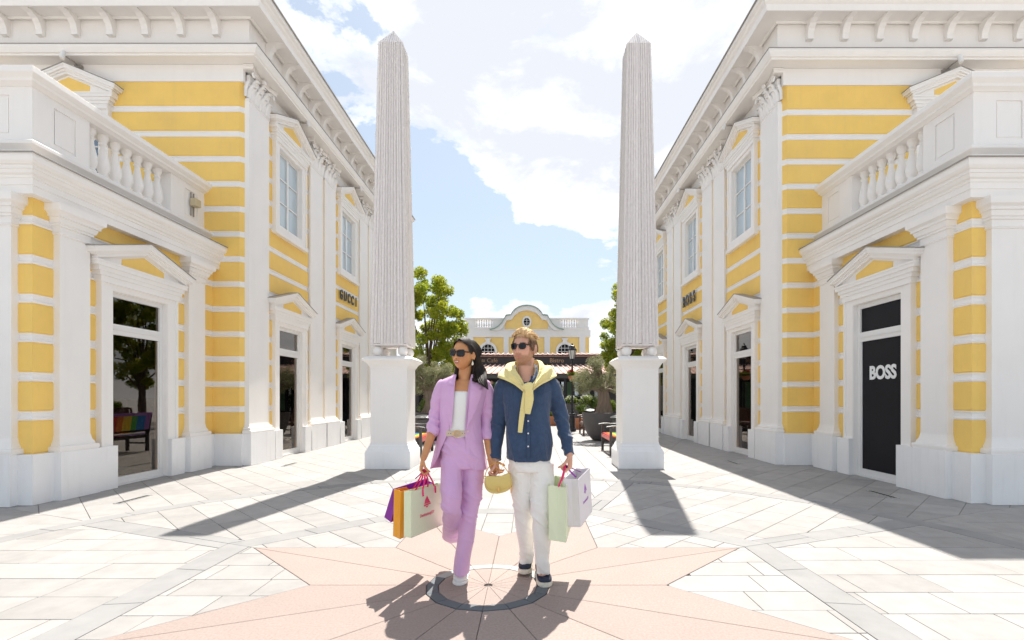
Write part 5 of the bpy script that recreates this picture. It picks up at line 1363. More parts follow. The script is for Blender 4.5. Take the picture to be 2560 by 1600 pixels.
def wtint(co):
    n = len(co); base = np.tile(np.array([.60, .285, .125]), (n, 1)); q = wh.loc(co); x, y, z = q[:, 0], q[:, 1], q[:, 2]; f = y < -.03
    base *= (1 + .06 * vnoise(co, (30, 30, 30), 2))[:, None]
    cheek = np.exp(-((np.abs(x) - .042) / .02) ** 2 - ((z + .02) / .02) ** 2) * f; base = base * (1 - .25 * cheek[:, None]) + np.array([.55, .17, .09]) * .25 * cheek[:, None]
    brow = f * (np.abs(np.abs(x) - .032) < .017) * (np.abs(z - .031 - .10 * (.02 - np.abs(np.abs(x) - .036))) < .0032); base = np.where(brow[:, None] > 0, np.array([.06, .03, .02]), base)
    nostril = f * (np.abs(np.abs(x) - .0065) < .003) * (np.abs(z + .0335) < .0022); base = np.where(nostril[:, None] > 0, np.array([.12, .04, .025]), base)
    nail = np.zeros(n, bool)
    for tips in (rh, lh):
        for p, d in tips: nail |= (np.linalg.norm(co - np.array(p), axis=1) < .0075)
    return np.where(nail[:, None], np.array([.72, .36, .38]), base)
body = remesh_obj(sb, 'body', 'skin', WM, .0030, 2, tint=wtint)
# trousers
tr = MB()
pel = [(1168, 1155, 3.705, .150, .112), (1140, 1154, 3.705, .152, .112), (1110, 1150, 3.70, .138, .102), (1091, 1148, 3.70, .124, .094), (1084, 1147, 3.70, .120, .090)]
tr.rings([ell_ring(at(r[1], r[0], r[2]).x, r[2], at(r[1], r[0], r[2]).z, r[3], r[4], 40, .9) for r in interp_rings(pel, 3)])
limb(tr, [at(1130, 1140, 3.69), at(1127, 1200, 3.61), at(1128, 1262, 3.53), at(1130, 1300, 3.64), at(1131, 1325, 3.82), at(1131, 1342, 4.0)], [(.086, .074), (.084, .075), (.070, .068), (.062, .065), (.058, .072), (.054, .085)], per=8, up=(0, -1, 0))
limb(tr, [at(1182, 1140, 3.70), at(1181, 1200, 3.69), at(1175, 1270, 3.66), at(1167, 1330, 3.655), at(1158, 1392, 3.655), at(1154, 1430, 3.66)], [(.086, .084), (.080, .084), (.070, .068), (.080, .060), (.095, .058), (.102, .060)], per=8)
def wrinkle(co, amp, sc, ridg=True, seed=0):
    v = vnoise(co, sc, seed); v2 = vnoise(co, tuple(s * 2.1 for s in sc), seed + 3)
    r = 1.3 * np.maximum(0, 1 - np.abs(v) * 2.6) ** 1.4 - .3 if ridg else v
    return amp * (r + .45 * v2)
def dtrouser(co, no):
    z = co[:, 2]; knee = np.exp(-((z - .58) / .12) ** 2); hip = np.exp(-((z - .95) / .10) ** 2)
    sk = co + np.stack([co[:, 2] * .12, 0 * z, co[:, 0] * .6], 1)
    d = wrinkle(co, .0050, (9, 9, 2.2), True, 1) + wrinkle(sk, .0085, (5, 5, 15), True, 5) * (knee + .8 * hip + .18) - .002
    return d
remesh_obj(tr, 'trousers', 'lilac', WM, .0055, 4, dtrouser)
# seam and fly details
# white top
tp = MB()
tq = [(1092, 1147, 3.70, .117, .092), (1078, 1147, 3.70, .118, .092), (1050, 1149, 3.70, .112, .094), (1015, 1152, 3.70, .112, .104), (995, 1153, 3.70, .112, .104), (984, 1154, 3.70, .110, .098), (978, 1154, 3.70, .108, .088)]
tp.rings([ell_ring(at(r[1], r[0], r[2]).x, r[2] , at(r[1], r[0], r[2]).z, r[3], r[4], 48, .92) for r in interp_rings(tq, 4)])
remesh_obj(tp, 'top', 'white_top', WM, .005, 3, lambda co, no: wrinkle(co, .0018, (7, 7, 22), True, 2) * smoothstep(1.30, 1.05, co[:, 2]))
# belt
bm_ = MB(); loops = []
for z_, o in ((1077.5, .004), (1091, .004)): pass
zt, zb = at(0, 1077, 3.6).z, at(0, 1090.5, 3.6).z; cx, cy = at(1147, 1084, 3.70).x, 3.70
L4 = []
for i in range(64):
    a = 2 * math.pi * i / 64; c, s_ = math.cos(a), math.sin(a); e = .92; x0 = math.copysign(abs(c) ** e, c); y0 = math.copysign(abs(s_) ** e, s_)
    L4.append([Vector((cx + .127 * x0, cy + .099 * y0, zb)), Vector((cx + .131 * x0, cy + .103 * y0, zb)), Vector((cx + .129 * x0, cy + .101 * y0, zt)), Vector((cx + .125 * x0, cy + .097 * y0, zt))])
bm_.rings(L4 + [L4[0]], caps=False); bm_.build('belt', 'cream', WM, smooth=40)
bb = MB(); c = Vector((cx + .002, cy - .110, (zt + zb) / 2)); bb.tube([c + Vector((.024 * math.cos(a), -.003, .023 * math.sin(a))) for a in [2 * math.pi * k / 24 for k in range(25)]], .0032, 8, up=(0, 1, 0)); bb.tube([c + Vector((-.020, -.004, 0)), c + Vector((.006, -.004, 0))], .0022, 6)
bb.build('buckle', 'gold', WM, smooth=60)
for dx in (-.062, -.045, .040, .056): bb = MB(); bb.sphere((cx + dx, cy - .101 * math.sqrt(1 - (dx / .131) ** 2) - .003, (zt + zb) / 2), .0028, 8); bb.build('belt_hole', 'acetate_brown', WM)
# blazer: an open shell
JR = [  # y, left, right, inner left, inner right, depth
    (1172, 1077, 1220, 1077.5, 1197, .125), (1166, 1077.5, 1219, 1078.5, 1184, .125), (1144, 1082, 1215, 1097, 1171, .122), (1120, 1087, 1210, 1106, 1169, .118), (1096, 1092, 1206, 1117, 1168, .114),
    (1073, 1096, 1203, 1127, 1167, .112), (1040, 1098, 1203, 1131, 1169, .116), (1000, 1098, 1214, 1133, 1172, .120), (978, 1098, 1222, 1134, 1174, .112), (962, 1097, 1226, 1135, 1176, .096), (955, 1098, 1225, 1136, 1177, .082), (950, 1104, 1219, 1137, 1178, .074), (943, 1120, 1203, 1138, 1179, .066), (937, 1136, 1187, 1141, 1180, .060)]
JI = interp_rings(JR, 5); NJ = 64; loops = []
def jsurf(y):
    ys = [r[0] for r in JI]
    for a, b in zip(JI, JI[1:]):
        if b[0] <= y <= a[0]: t = (a[0] - y) / (a[0] - b[0] + 1e-9); return tuple(p + (q - p) * t for p, q in zip(a, b))
    return JI[0] if y > ys[0] else JI[-1]
PXM = 3.70 / FPX
def jdepth(x, y, off=.0):
    r = jsurf(y); c = (r[1] + r[2]) / 2; a = (r[2] - r[1]) / 2; u = max(-.98, min(.98, (x - c) / a)); return 3.71 - r[5] * (1 - u * u) ** .5 - off
def hem_extra(x): return 0
for row in JI:
    y, l, r, il, ir, b = row; c = (l + r) / 2; a = (r - l) / 2; z = CAMH - (y - HY) * PXM
    t0 = math.acos(max(-.995, min(.995, (ir - c) / a))); t1 = math.acos(max(-.9999, min(.9999, (il - c) / a)))   # front angles
    out, inn = [], []
    for k in range(NJ + 1):
        th = t0 - (t0 + (2 * math.pi - t1)) * k / NJ      # from right inner edge, round the back, to left inner edge
        px = c + a * math.cos(th); dy = -b * math.sin(th)
        fold = .004 * math.sin(th * 7 + y * .02) * smoothstep(1060, 1160, y) 
        X = (px - VX) * PXM; s_ = 1 + fold / .15; cxm = (c - VX) * PXM
        out.append(Vector((cxm + (X - cxm) * s_, 3.71 + dy * s_, z))); inn.append(Vector((cxm + (X - cxm) * (s_ - .035), 3.71 + dy * (s_ - .045), z)))
    loops.append(out + inn[::-1])
jk = MB(); jk.rings(loops); o = jk.build('blazer', 'lilac', WM, smooth=50)
# sleeves
sl = MB()
limb(sl, [at(1113, 958, 3.71), at(1106, 966, 3.70), at(1098, 990, 3.705), at(1093, 1015, 3.71), at(1090, 1040, 3.71), at(1084, 1066, 3.68), at(1079, 1086, 3.655)], [(.034, .040), (.046, .050), (.050, .056), (.053, .055), (.050, .050), (.046, .046), (.045, .043)], n=36, per=10)
def dsleeve(co, no):
    k = smoothstep(1.40, 1.28, co[:, 2]); sk = co + np.stack([0 * co[:, 0], 0 * co[:, 0], co[:, 0] * .45 + co[:, 1] * .3], 1)
    return wrinkle(sk, .0105, (5, 5, 19), True, 7) * k + wrinkle(co, .0025, (10, 10, 5), True, 3) - .002
remesh_obj(sl, 'sleeve', 'lilac', WM, .0045, 2, dsleeve)
sl = MB()
limb(sl, [at(1206, 958, 3.71), at(1212, 967, 3.71), at(1218, 990, 3.73), at(1219, 1020, 3.75), at(1217, 1050, 3.76), at(1218, 1078, 3.74), at(1219, 1100, 3.72)], [(.034, .040), (.044, .050), (.048, .056), (.047, .055), (.046, .050), (.044, .046), (.043, .042)], n=36, per=10)
remesh_obj(sl, 'sleeve', 'lilac', WM, .0045, 2, dsleeve)
D_ = lambda o: (lambda x, y: jdepth(x, y, o))
patch([(938, 1133, 1141), (950, 1121, 1138), (962, 1112, 1137), (974, 1107.5, 1136), (990, 1109, 1134.5), (1010, 1113, 1133.5), (1035, 1119, 1131.5), (1060, 1124, 1129.5), (1074, 1127, 1128)], D_(.016), 'lapel', 'lilac', WM, .006)
patch([(936, 1179, 1186), (948, 1178, 1194), (960, 1176.5, 1200), (969, 1176, 1204), (973, 1175.5, 1199)], D_(.019), 'collar', 'lilac', WM, .007)
patch([(970, 1175.5, 1197), (977, 1175, 1206), (988, 1174, 1205), (1005, 1173, 1198.5), (1030, 1170.5, 1188), (1055, 1168.5, 1176), (1072, 1167.3, 1168.5)], D_(.0135), 'lapel', 'lilac', WM, .006)
patch([(936, 1131, 1140.5), (946, 1124, 1138.8), (957, 1116, 1137.2), (963, 1117, 1136.5)], D_(.0215), 'collar', 'lilac', WM, .006)
bb = MB(); q = at(1169.8, 1078, jdepth(1169.8, 1078, .004)); bb.tube([q, q + Vector((0, -.004, 0))], .0075, 12); bb.build('button', 'cream', WM)
patch([(1069, 1111, 1120), (1071.5, 1111, 1120)], D_(.003), 'buttonhole', 'lilac_lining', WM, .002, 4)
for a, b in ((1086, 1101), (1184, 1206)): patch([(1103, a, b), (1107.5, a, b)], D_(.0045), 'pocket_flap', 'lilac', WM, .003, 6)
# sunglasses
def shades(hd, par, lens_w, lens_h, gap, z0, yf, shape, frame_mat_, wrap=.55, thick=.004):
    G = MB(); Ls = []
    def P(x, z, o=0): return hd.w(x, -(yf - wrap * x * x * 5.2) - o, z)
    for sg in (-1, 1):
        cx_ = sg * (gap / 2 + lens_w / 2); n = 28; rim = []
        for k in range(n):
            a = 2 * math.pi * k / n; c, s_ = math.cos(a), math.sin(a); x = lens_w / 2 * math.copysign(abs(c) ** shape, c); z = lens_h / 2 * math.copysign(abs(s_) ** shape, s_)
            if s_ < 0: x *= 1 - .20 * abs(s_) ** 1.2
            if s_ > 0: z += .0035 * (x * sg / lens_w + .2)
            rim.append((cx_ + x, z0 + z))
        G.tube([P(*p) for p in rim] + [P(*rim[0])], thick / 2 + .0004, 8, up=(0, 0, 1)); Ls.append([rim])
        xo = sg * (gap / 2 + lens_w); zt = z0 + lens_h * .30
        G.tube([P(xo - sg * .003, zt), P(xo + sg * .004, zt), hd.w(sg * (hd.sp['w'] + .006), -yf * .50, zt - .001), hd.w(sg * (hd.sp['w'] + .007), .002, zt - .006)], [(.005, .0025), (.005, .0025), (.004, .002), (.003, .002)], 8)
    G.tube([P(-gap / 2, z0 + lens_h * .2), P(0, z0 + lens_h * .30), P(gap / 2, z0 + lens_h * .2)], .0024, 8)
    g = G.build('sunglasses', frame_mat_, par, smooth=50)
    for Lz in Ls:
        rim = Lz[0]; mb = MB(); mb.add([P(x, z, -.0012) for x, z in rim] + [P(x, z, .0012) for x, z in rim], [tuple(range(28)), tuple(range(28, 56))[::-1]] + [(i, (i + 1) % 28, 28 + (i + 1) % 28, 28 + i) for i in range(28)]); mb.build('lens', 'lens', g)
lc = lambda u: .0035 * (u * u)
face_strip(wh, WM, 'teeth', 'teeth', .0185, lambda u: -.0505 + .0035 * u * u, lambda u: -.0595 + .0115 * u * u, .0012)
lip_a = face_strip(wh, WM, 'upper_lip', 'lip_woman', .0235, lambda u: -.0462 + .0015 * math.cos(u * 9) * (1 - abs(u)) + .003 * u * u - .0015 * (1 - u * u), lambda u: -.0512 + .0075 * u * u * .8, .0022, puff=.0018)
lip_b = face_strip(wh, WM, 'lower_lip', 'lip_woman', .0225, lambda u: -.0590 + .0125 * u * u, lambda u: -.0672 + .0185 * u * u, .0022, puff=.003)
shades(wh, WM, .055, .043, .014, .008, .0945, .50, 'acetate', wrap=.85, thick=.006)
# earring
for sg in (1,):
    e = wh.w(sg * .083, -.002, -.042); bb = MB(); bb.lathe((e.x, e.y, e.z - .032), [(.0005, 0), (.006, .003), (.0085, .010), (.006, .020), (.002, .031), (.0015, .036)], 12); bb.build('earring', 'pearl', WM, smooth=60)
# hair
def lock(mb, pts, r0, r1, n=6, tip=.15, seedv=0, up=(0, 0, 1), fl=.55):
    P = catmull([tuple(p) for p in pts], 7); N = len(P); rr = []
    for i in range(N):
        f = i / (N - 1); w = (r0 + (r1 - r0) * f) * (1 - (1 - tip) * max(0, (f - .82) / .18) ** 1.4) * (min(1, .35 + f * 6)); rr.append((w, w * fl))
    mb.tube([Vector(p) for p in P], rr, n, up=up, caps=False)
rg = random.Random(21); hb = MB()
# close cap over the skull
capr = []; sp = wh.sp
for r in head_points(sp, 60, 60)[::-1]: pass
hp = head_points(sp, 72, 60)
V_ = []; idx = {}; FC = []
def hairline_w(p):   # True where hair covers the skull (woman): centre parting, swept behind the ears
    x, y, z = p
    if y > .012: return z > -.08
    front = .082 - .55 * abs(x) ** 1.0 * .62 - max(0, abs(x) - .05) * 1.1
    t = (y + .088) / .10      # 0 at the forehead, 1 above the ear
    lim = .088 - .024 * min(1, abs(x) / .05) ** 2 - .012 * min(1, max(0, t)) + max(0, abs(x) - .058) * .4
    if y > -.035: lim = .018 - (y + .035) * .5
    return z > lim
def cap(mb, hd, hl, scale, grow):
    hp = head_points(dict(hd.sp, nose=0, lips=0), 96, 80); n = 96; idx = {}
    for j, r in enumerate(hp):
        for i, p in enumerate(r):
            if hl(p): idx[(j, i)] = len(idx)
    pts_o = {}; V = []; Fq = []
    for (j, i), k in idx.items():
        p = hp[j][i]; d = Vector((p.x, p.y - .01, p.z - .02)).normalized(); V.append(hd.M @ (p + d * grow(p)))
    for (j, i), k in idx.items():
        q = [(j, i), (j, (i + 1) % n), (j + 1, (i + 1) % n), (j + 1, i)]
        if all(a in idx for a in q): Fq.append(tuple(idx[a] for a in q))
    m = len(V); 
    for (j, i), k in idx.items(): V.append(hd.M @ (hp[j][i] * .97))
    mb.add(V, Fq + [tuple(a + m for a in f[::-1]) for f in Fq])
cap(hb, wh, hairline_w, 1, lambda p: .008 + .007 * max(0, p.z / .11) + .004 * max(0, p.y / .08))
W_ = lambda x, y, z: wh.w(x, y, z)
# viewer's right: sweeps over the temple, behind the ear and down to the blazer
for k in range(260):
    a = rg.random(); b = rg.random(); j = lambda s: rg.uniform(-s, s)
    y0 = -.066 + .135 * a
    top = W_(.002 + j(.002), y0, .117 - 2.6 * max(0, -y0 - .01) ** 2 - 1.2 * max(0, y0) ** 2); sd1 = W_(.045 + j(.003), y0 * .72 + .016, .096 - .16 * max(0, -y0)); sd2 = W_(.079 + j(.004), max(-.012, y0) + .018 + .02 * b, .036 + j(.006)); be = W_(.090 + j(.006), .036 + .032 * b, -.030 + j(.01))
    e = at(1181 + 31 * b + j(2.5), 928, 3.68 + .05 * a); d1 = at(1184 + 30 * b + j(2.5), 950 + j(3), 3.605 + .05 * a); tipy = 950 + 22 * b + j(3); tip = at(1189 + 31 * b + j(2), tipy, 3.565 + .04 * a)
    lock(hb, [top, sd1, sd2, be, e, d1, tip], .007, .0075, tip=.12)
# viewer's left: behind the cheek, a thin curtain falling behind the neck
for k in range(120):
    a = rg.random(); b = rg.random(); j = lambda s: rg.uniform(-s, s); y0 = -.062 + .13 * a
    top = W_(-.002 + j(.002), y0, .117 - 2.6 * max(0, -y0 - .01) ** 2 - 1.2 * max(0, y0) ** 2); sd1 = W_(-.044 + j(.003), y0 * .72 + .012, .096 - .16 * max(0, -y0)); sd2 = W_(-.077 + j(.003), max(-.022, y0) + .026, .030 + j(.008)); be = W_(-.078 + j(.005), .035 + .03 * b, -.035)
    e = at(1139 + 12 * b + j(2), 922, 3.72 + .03 * a); tip = at(1135 + 13 * b + j(2), 944 + j(5), 3.73)
    lock(hb, [top, sd1, sd2, be, e, tip], .0065, .007, tip=.15)
for k in range(60):      # back curtain
    a = rg.random(); top = W_((a - .5) * .10, .06, .085); m1 = W_((a - .5) * .15, .095, .0); m2 = at(1150 + 45 * a, 925, 3.80); tip = at(1150 + 48 * a, 950 + rg.uniform(-4, 6), 3.80); lock(hb, [top, m1, m2, tip], .011, .011)
ho = hb.build('hair', 'hairmat', WM, smooth=180, recalc=False)
add_tint(ho.data, lambda co: np.array([.018, .011, .009]) * (1 + .5 * vnoise(co, (40, 40, 3), 4))[:, None])
# trainers
def shoe(hd, toe, heel_w, L, w, h, par, up_m, sole_m, laces=False, sole_h=.03, name='shoe'):
    """hd: heel position on ground, toe: unit direction"""
    t = Vector(toe).normalized(); sd = Vector((t.y, -t.x, 0)); 
    def sec(f, hw, z0, z1, o=0.0, e=.7, n=28, lift=0):
        out = []
        for i in range(n):
            a = 2 * math.pi * i / n; c, s_ = math.cos(a), math.sin(a); x = hw * math.copysign(abs(c) ** e, c); z = (z0 + z1) / 2 + (z1 - z0) / 2 * math.copysign(abs(s_) ** (e if s_ < 0 else 1.0), s_); out.append(Vector(hd) + t * (L * f) + sd * (x + o) + Vector((0, 0, z + lift)))
        return out
    R_ = [(0, .026, .010, .060), (.02, .033, .008, .092), (.10, .038, .006, .104), (.22, .040, .006, .104), (.32, .040, .006, .100), (.45, .041, .006, .086), (.60, .046, .006, .070), (.75, .050, .006, .058), (.88, .046, .006, .050), (.96, .034, .008, .042), (1.0, .016, .012, .032)]
    R_ = interp_rings(R_, 3); mb = MB(); mb.rings([sec(f, hw * w, z0 + sole_h * .6, z1 * h + sole_h * .5) for f, hw, z0, z1 in R_]); u = mb.build('%s' % name, up_m, par, smooth=60)
    mb = MB(); mb.rings([sec(-.01 + f * 1.03, (hw + .004) * w, .0, sole_h, e=.45) for f, hw, z0, z1 in R_]); mb.build('sole', sole_m, u, smooth=50)
    if laces:
        for k in range(5):
            f = .38 + .075 * k; z = (.098 - .045 * (f - .3) / .4 * 1.35) * h + sole_h * .5; mb = MB(); c = Vector(hd) + t * L * f + Vector((0, 0, z)); mb.tube([c - sd * .022 - Vector((0, 0, .006)), c + Vector((0, 0, .003)), c + sd * .022 - Vector((0, 0, .006))], .0032, 6); mb.build('lace', up_m, u)
    return u
tpz = at(1146, 1460, 3.62)
shoe((tpz.x + .012, 3.875, 0), (-.03, -1, 0), 1, .262, 1.02, 1.02, WM, 'sneaker', 'sneaker', laces=True, sole_h=.026)
sh = shoe((at(1131, 1345, 4.02).x, 4.30, .22), (-.05, -.55, -.84) if False else (-.05, -1, 0), 1, .255, .95, 1.0, WM, 'sneaker', 'sneaker', sole_h=.026)
# the lifted rear foot points down: rotate about its toe
def rot_obj(o, piv, axis, ang):
    off = wloc(o.parent) if o.parent else Vector((0, 0, 0)); T = Matrix.Translation(Vector(piv) - off); M_ = T @ Matrix.Rotation(ang, 4, axis) @ T.inverted(); o.data.transform(M_)
    for c in o.children: c.data.transform(M_)
rot_obj(sh, (at(1131, 1345, 4.02).x, 4.06, .22), 'X', R(78))
for c in [sh] + list(sh.children): c.data.transform(Matrix.Translation((0, -.02, .015)))

# ------------------------------------------------------------------ MAN
MY = 3.70
MN = empty('person', (at(1318, 0, MY).x, MY, 0), 'blond bearded man in blue shirt and white trousers, yellow sweater round his shoulders', 'person')
mh = Head(at(1310, 873, 3.66), R(-27), R(-2), R(1), dict(w=.074, d=.094, h=.120, jaw=.22, nose=.95, lips=.75))
sb = MB(); mh.add(sb)
nk = [ell_ring(at(r[1], r[0], r[2]).x, r[2], at(r[1], r[0], r[2]).z, r[3], r[4], 32, 1.0) for r in interp_rings([(985, 1316, 3.70, .100, .07), (968, 1316, 3.675, .070, .066), (952, 1316, 3.675, .062, .066), (938, 1315, 3.685, .057, .062), (915, 1315, 3.69, .059, .063), (895, 1316, 3.695, .059, .063)], 3)]
sb.rings(nk)
tor = [(1150, 1322, 3.72, .125, .095), (1120, 1322, 3.71, .13, .09), (1060, 1320, 3.70, .13, .09), (1000, 1318, 3.70, .145, .095), (972, 1318, 3.70, .165, .09), (955, 1318, 3.70, .155, .08), (942, 1317, 3.70, .09, .06)]
sb.rings([ell_ring(at(r[1], r[0], r[2]).x, r[2], at(r[1], r[0], r[2]).z, r[3], r[4], 40, .9) for r in interp_rings(tor, 3)])
MRA = [at(1257, 965, 3.70), at(1248, 1015, 3.73), at(1244, 1065, 3.74), at(1240, 1110, 3.70), at(1238, 1150, 3.66)]
MLA = [at(1382, 962, 3.70), at(1394, 1010, 3.73), at(1404, 1050, 3.73), at(1416, 1095, 3.68), at(1424, 1140, 3.62)]
limb(sb, MRA, [.036, .034, .032, .030, .026]); limb(sb, MLA, [.036, .034, .032, .030, .026])
limb(sb, [at(1300, 1140, 3.71), at(1308, 1270, 3.72), at(1316, 1378, 3.83), at(1317, 1408, 3.87)], [.062, .044, .034, .032]); limb(sb, [at(1350, 1140, 3.70), at(1355, 1275, 3.62), at(1356, 1400, 3.64), at(1356, 1440, 3.65)], [.062, .044, .034, .032])
mrh = hand(sb, at(1238, 1147, 3.665), (.18, -.10, -1), (-.9, -.3, .05), (0, -1, 0), 1.06, .95, .027)
mlh = hand(sb, at(1424.5, 1138, 3.62), (.02, -.06, -1), (-1, .25, .05), (0, -1, 0), 1.06, 1.15, .027)
def mtint(co):
    n = len(co); base = np.tile(np.array([.66, .36, .25]), (n, 1)); q = mh.loc(co); x, y, z = q[:, 0], q[:, 1], q[:, 2]; f = y < -.02; k = .120 / .112
    base *= (1 + .05 * vnoise(co, (30, 30, 30), 5))[:, None]
    red = np.exp(-((np.abs(x) - .044) / .02) ** 2 - ((z + .012) / .018) ** 2) * f + np.exp(-(x / .012) ** 2 - ((z + .025) / .015) ** 2) * f; base = base * (1 - .3 * red[:, None]) + np.array([.70, .27, .19]) * .3 * red[:, None]
    jl = -.030 + .0 * x; bd = smoothstep(-.040, -.062, z + .35 * np.maximum(0, .05 - np.abs(x)) * (z > -.05)) * (y < .015) * smoothstep(-.128, -.116, z); mo = smoothstep(.0, 1, np.exp(-(x / .027) ** 4 - ((z + .045) / .006) ** 2)) * f
    side = smoothstep(.052, .062, np.abs(x)) * (y < .02) * (y > -.045) * smoothstep(.03, -.02, z) * (z > -.11); bm = np.clip(np.maximum(np.maximum(bd, mo), side * .8) * (.72 + .25 * vnoise(co, (260, 260, 260), 6)), 0, 1)
    base = base * (1 - bm[:, None]) + np.array([.34, .17, .095]) * bm[:, None]
    brow = f * (np.abs(np.abs(x) - .033) < .018) * (np.abs(z - .032 * k - .08 * (.02 - np.abs(np.abs(x) - .036))) < .0038); base = np.where(brow[:, None] > 0, np.array([.30, .16, .08]), base)
    return base
remesh_obj(sb, 'body', 'skin', MN, .0032, 2, tint=mtint)
# shirt
st = MB()
sr = [(1148, 1320, 3.705, .160, .128), (1125, 1322, 3.70, .168, .130), (1095, 1323, 3.70, .168, .128), (1060, 1321, 3.70, .162, .124), (1020, 1318, 3.70, .172, .128), (990, 1318, 3.70, .186, .128), (970, 1318, 3.70, .196, .115), (957, 1318, 3.70, .185, .095), (947, 1318, 3.70, .150, .078), (940, 1318, 3.70, .105, .068)]
st.rings([ell_ring(at(r[1], r[0], r[2]).x, r[2], at(r[1], r[0], r[2]).z, r[3], r[4], 56, .9) for r in interp_rings(sr, 3)])
limb(st, [at(1268, 960, 3.70), at(1257, 968, 3.70), at(1251, 1000, 3.72), at(1247, 1035, 3.735), at(1244, 1070, 3.735), at(1240, 1115, 3.70), at(1238, 1149, 3.665)], [.050, .061, .058, .058, .055, .049, .043], n=36, per=8)
limb(st, [at(1370, 957, 3.70), at(1381, 966, 3.70), at(1391, 1000, 3.72), at(1400, 1035, 3.735), at(1408, 1065, 3.72), at(1417, 1105, 3.67), at(1423.5, 1136, 3.63)], [.050, .060, .058, .058, .053, .046, .038], n=36, per=8)
def dshirt(co, no):
    x, y, z = co.T; ax = np.abs(x - at(1319, 0, 3.7).x); arm = smoothstep(.175, .205, ax); sk = co + np.stack([0 * x, 0 * x, x * .5 + y * .35], 1)
    d = wrinkle(sk, .0085, (5, 5, 16), True, 11) * arm * smoothstep(1.42, 1.30, z)
    d += wrinkle(co + np.stack([z * .25, 0 * x, 0 * x], 1), .0085, (7, 7, 2.2), True, 12) * (1 - arm) * (.35 + .65 * smoothstep(1.35, 1.05, z))
    d += wrinkle(co, .0018, (26, 26, 26), False, 13)
    return d - .002
remesh_obj(st, 'shirt', 'shirt', MN, .005, 3, dshirt)
def sdepth(x, y, off=0.0):
    R2 = interp_rings(sr, 3)
    for a, b in zip(R2, R2[1:]):
        if b[0] <= y <= a[0]:
            t = (a[0] - y) / (a[0] - b[0] + 1e-9); r = tuple(p + (q - p) * t for p, q in zip(a, b)); break
    else: r = R2[0] if y > R2[0][0] else R2[-1]
    u = max(-.98, min(.98, (x - r[1]) * r[2] / FPX / r[3])); return r[2] - r[4] * (1 - abs(u) ** 2.2) ** .45 - off
S_ = lambda o: (lambda x, y: sdepth(x, y, o))
patch([(968, 1318, 1325), (1000, 1317.5, 1325), (1060, 1317, 1325), (1110, 1317, 1325), (1150, 1317, 1325)], S_(.0045), 'placket', 'shirt', MN, .004, 4)
patch([(1145, 1278, 1358), (1152, 1284, 1350), (1156, 1296, 1338)], S_(.001), 'shirt_tail', 'shirt', MN, .008, 10)
patch([(978, 1342, 1376), (981, 1342, 1376)], S_(.004), 'pocket_edge', 'shirt', MN, .004, 6)
for y in (956, 1052.5, 1083.5, 1116): bb = MB(); q = at(1320.5 if y > 1000 else 1313, y, sdepth(1320.5, max(y, 960), .0085) if y > 1000 else 3.60); bb.tube([q, q + Vector((0, -.003, 0))], .0058, 12); bb.build('button', 'button', MN)
# collar and open neck
def cpoly(pts, m, nm, th=.006):
    mb = MB(); f = [at(*p) for p in pts]; n = len(f); mb.add([tuple(p) for p in f] + [tuple(p + Vector((0, th, 0))) for p in f], [tuple(range(n)), tuple(range(n, 2 * n))[::-1]] + [(i, (i + 1) % n, n + (i + 1) % n, n + i) for i in range(n)]); return mb.build(nm, m, MN)
cin = [at(1290, 912, 3.70), at(1292, 925, 3.645), at(1298, 940, 3.605), at(1310, 958, 3.58)]; cout = [at(1286, 920, 3.70), at(1285, 934, 3.635), at(1291, 950, 3.585), at(1306, 968, 3.565)]
ribbon_surf([tuple(p) for p in cin], [tuple(p) for p in cout], 'collar', 'shirt', MN, .007, bulge=.006)
cin = [at(1336, 910, 3.70), at(1338, 925, 3.645), at(1333, 943, 3.605), at(1320, 962, 3.58)]; cout = [at(1343, 918, 3.69), at(1346, 936, 3.63), at(1345, 950, 3.585), at(1327, 968, 3.565)]
ribbon_surf([tuple(p) for p in cin], [tuple(p) for p in cout], 'collar', 'shirt', MN, .007, bulge=.006)
patch([(955, 1306, 1332), (962, 1309, 1330), (970, 1311, 1329)], lambda x, y: 3.592, 'shirt_front', 'shirt', MN, .01, 6)
# sweater
inner = [at(1315, 968, 3.545), at(1303, 945, 3.575), at(1292, 928, 3.61), at(1287, 912, 3.66), at(1290, 903, 3.73), at(1315, 900, 3.79), at(1340, 900, 3.75), at(1347, 908, 3.67), at(1348, 925, 3.61), at(1341, 945, 3.575), at(1327, 965, 3.545)]
outer = [at(1311, 982, 3.545), at(1286, 962, 3.56), at(1262, 950, 3.58), at(1244, 943, 3.66), at(1258, 938, 3.80), at(1315, 935, 3.86), at(1376, 936, 3.80), at(1392, 938, 3.68), at(1376, 950, 3.58), at(1353, 962, 3.56), at(1331, 978, 3.545)]
sw = ribbon_surf([tuple(p) for p in inner], [tuple(p) for p in outer], 'sweater', 'sweater', MN, .016, per=8, cols=18, bulge=.012, fold=.014, seed=1)
mb = MB(); limb(mb, [at(1309, 972, 3.535), at(1318, 966, 3.52), at(1330, 962, 3.535)], [(.014, .022), (.018, .026), (.014, .020)], n=16, up=(0, -1, 0)); limb(mb, [at(1326, 958, 3.53), at(1322, 972, 3.515), at(1322, 988, 3.53)], [(.010, .024), (.014, .028), (.010, .030)], n=16, up=(0, -1, 0)); remesh_obj(mb, 'sweater_knot', 'sweater', MN, .004, 4)
def tail(pts, wd, nm):
    mb = MB(); limb(mb, pts, [(.007, w) for w in wd], n=18, per=7, up=(0, -1, 0)); return remesh_obj(mb, nm, 'sweater', MN, .0035, 2, lambda co, no: wrinkle(co, .002, (22, 22, 3), True, 3))
tail([at(1322, 974, 3.53), at(1323, 1000, 3.535), at(1320, 1020, 3.54), at(1318.5, 1035, 3.545)], [.030, .031, .026, .020], 'sweater_sleeve')
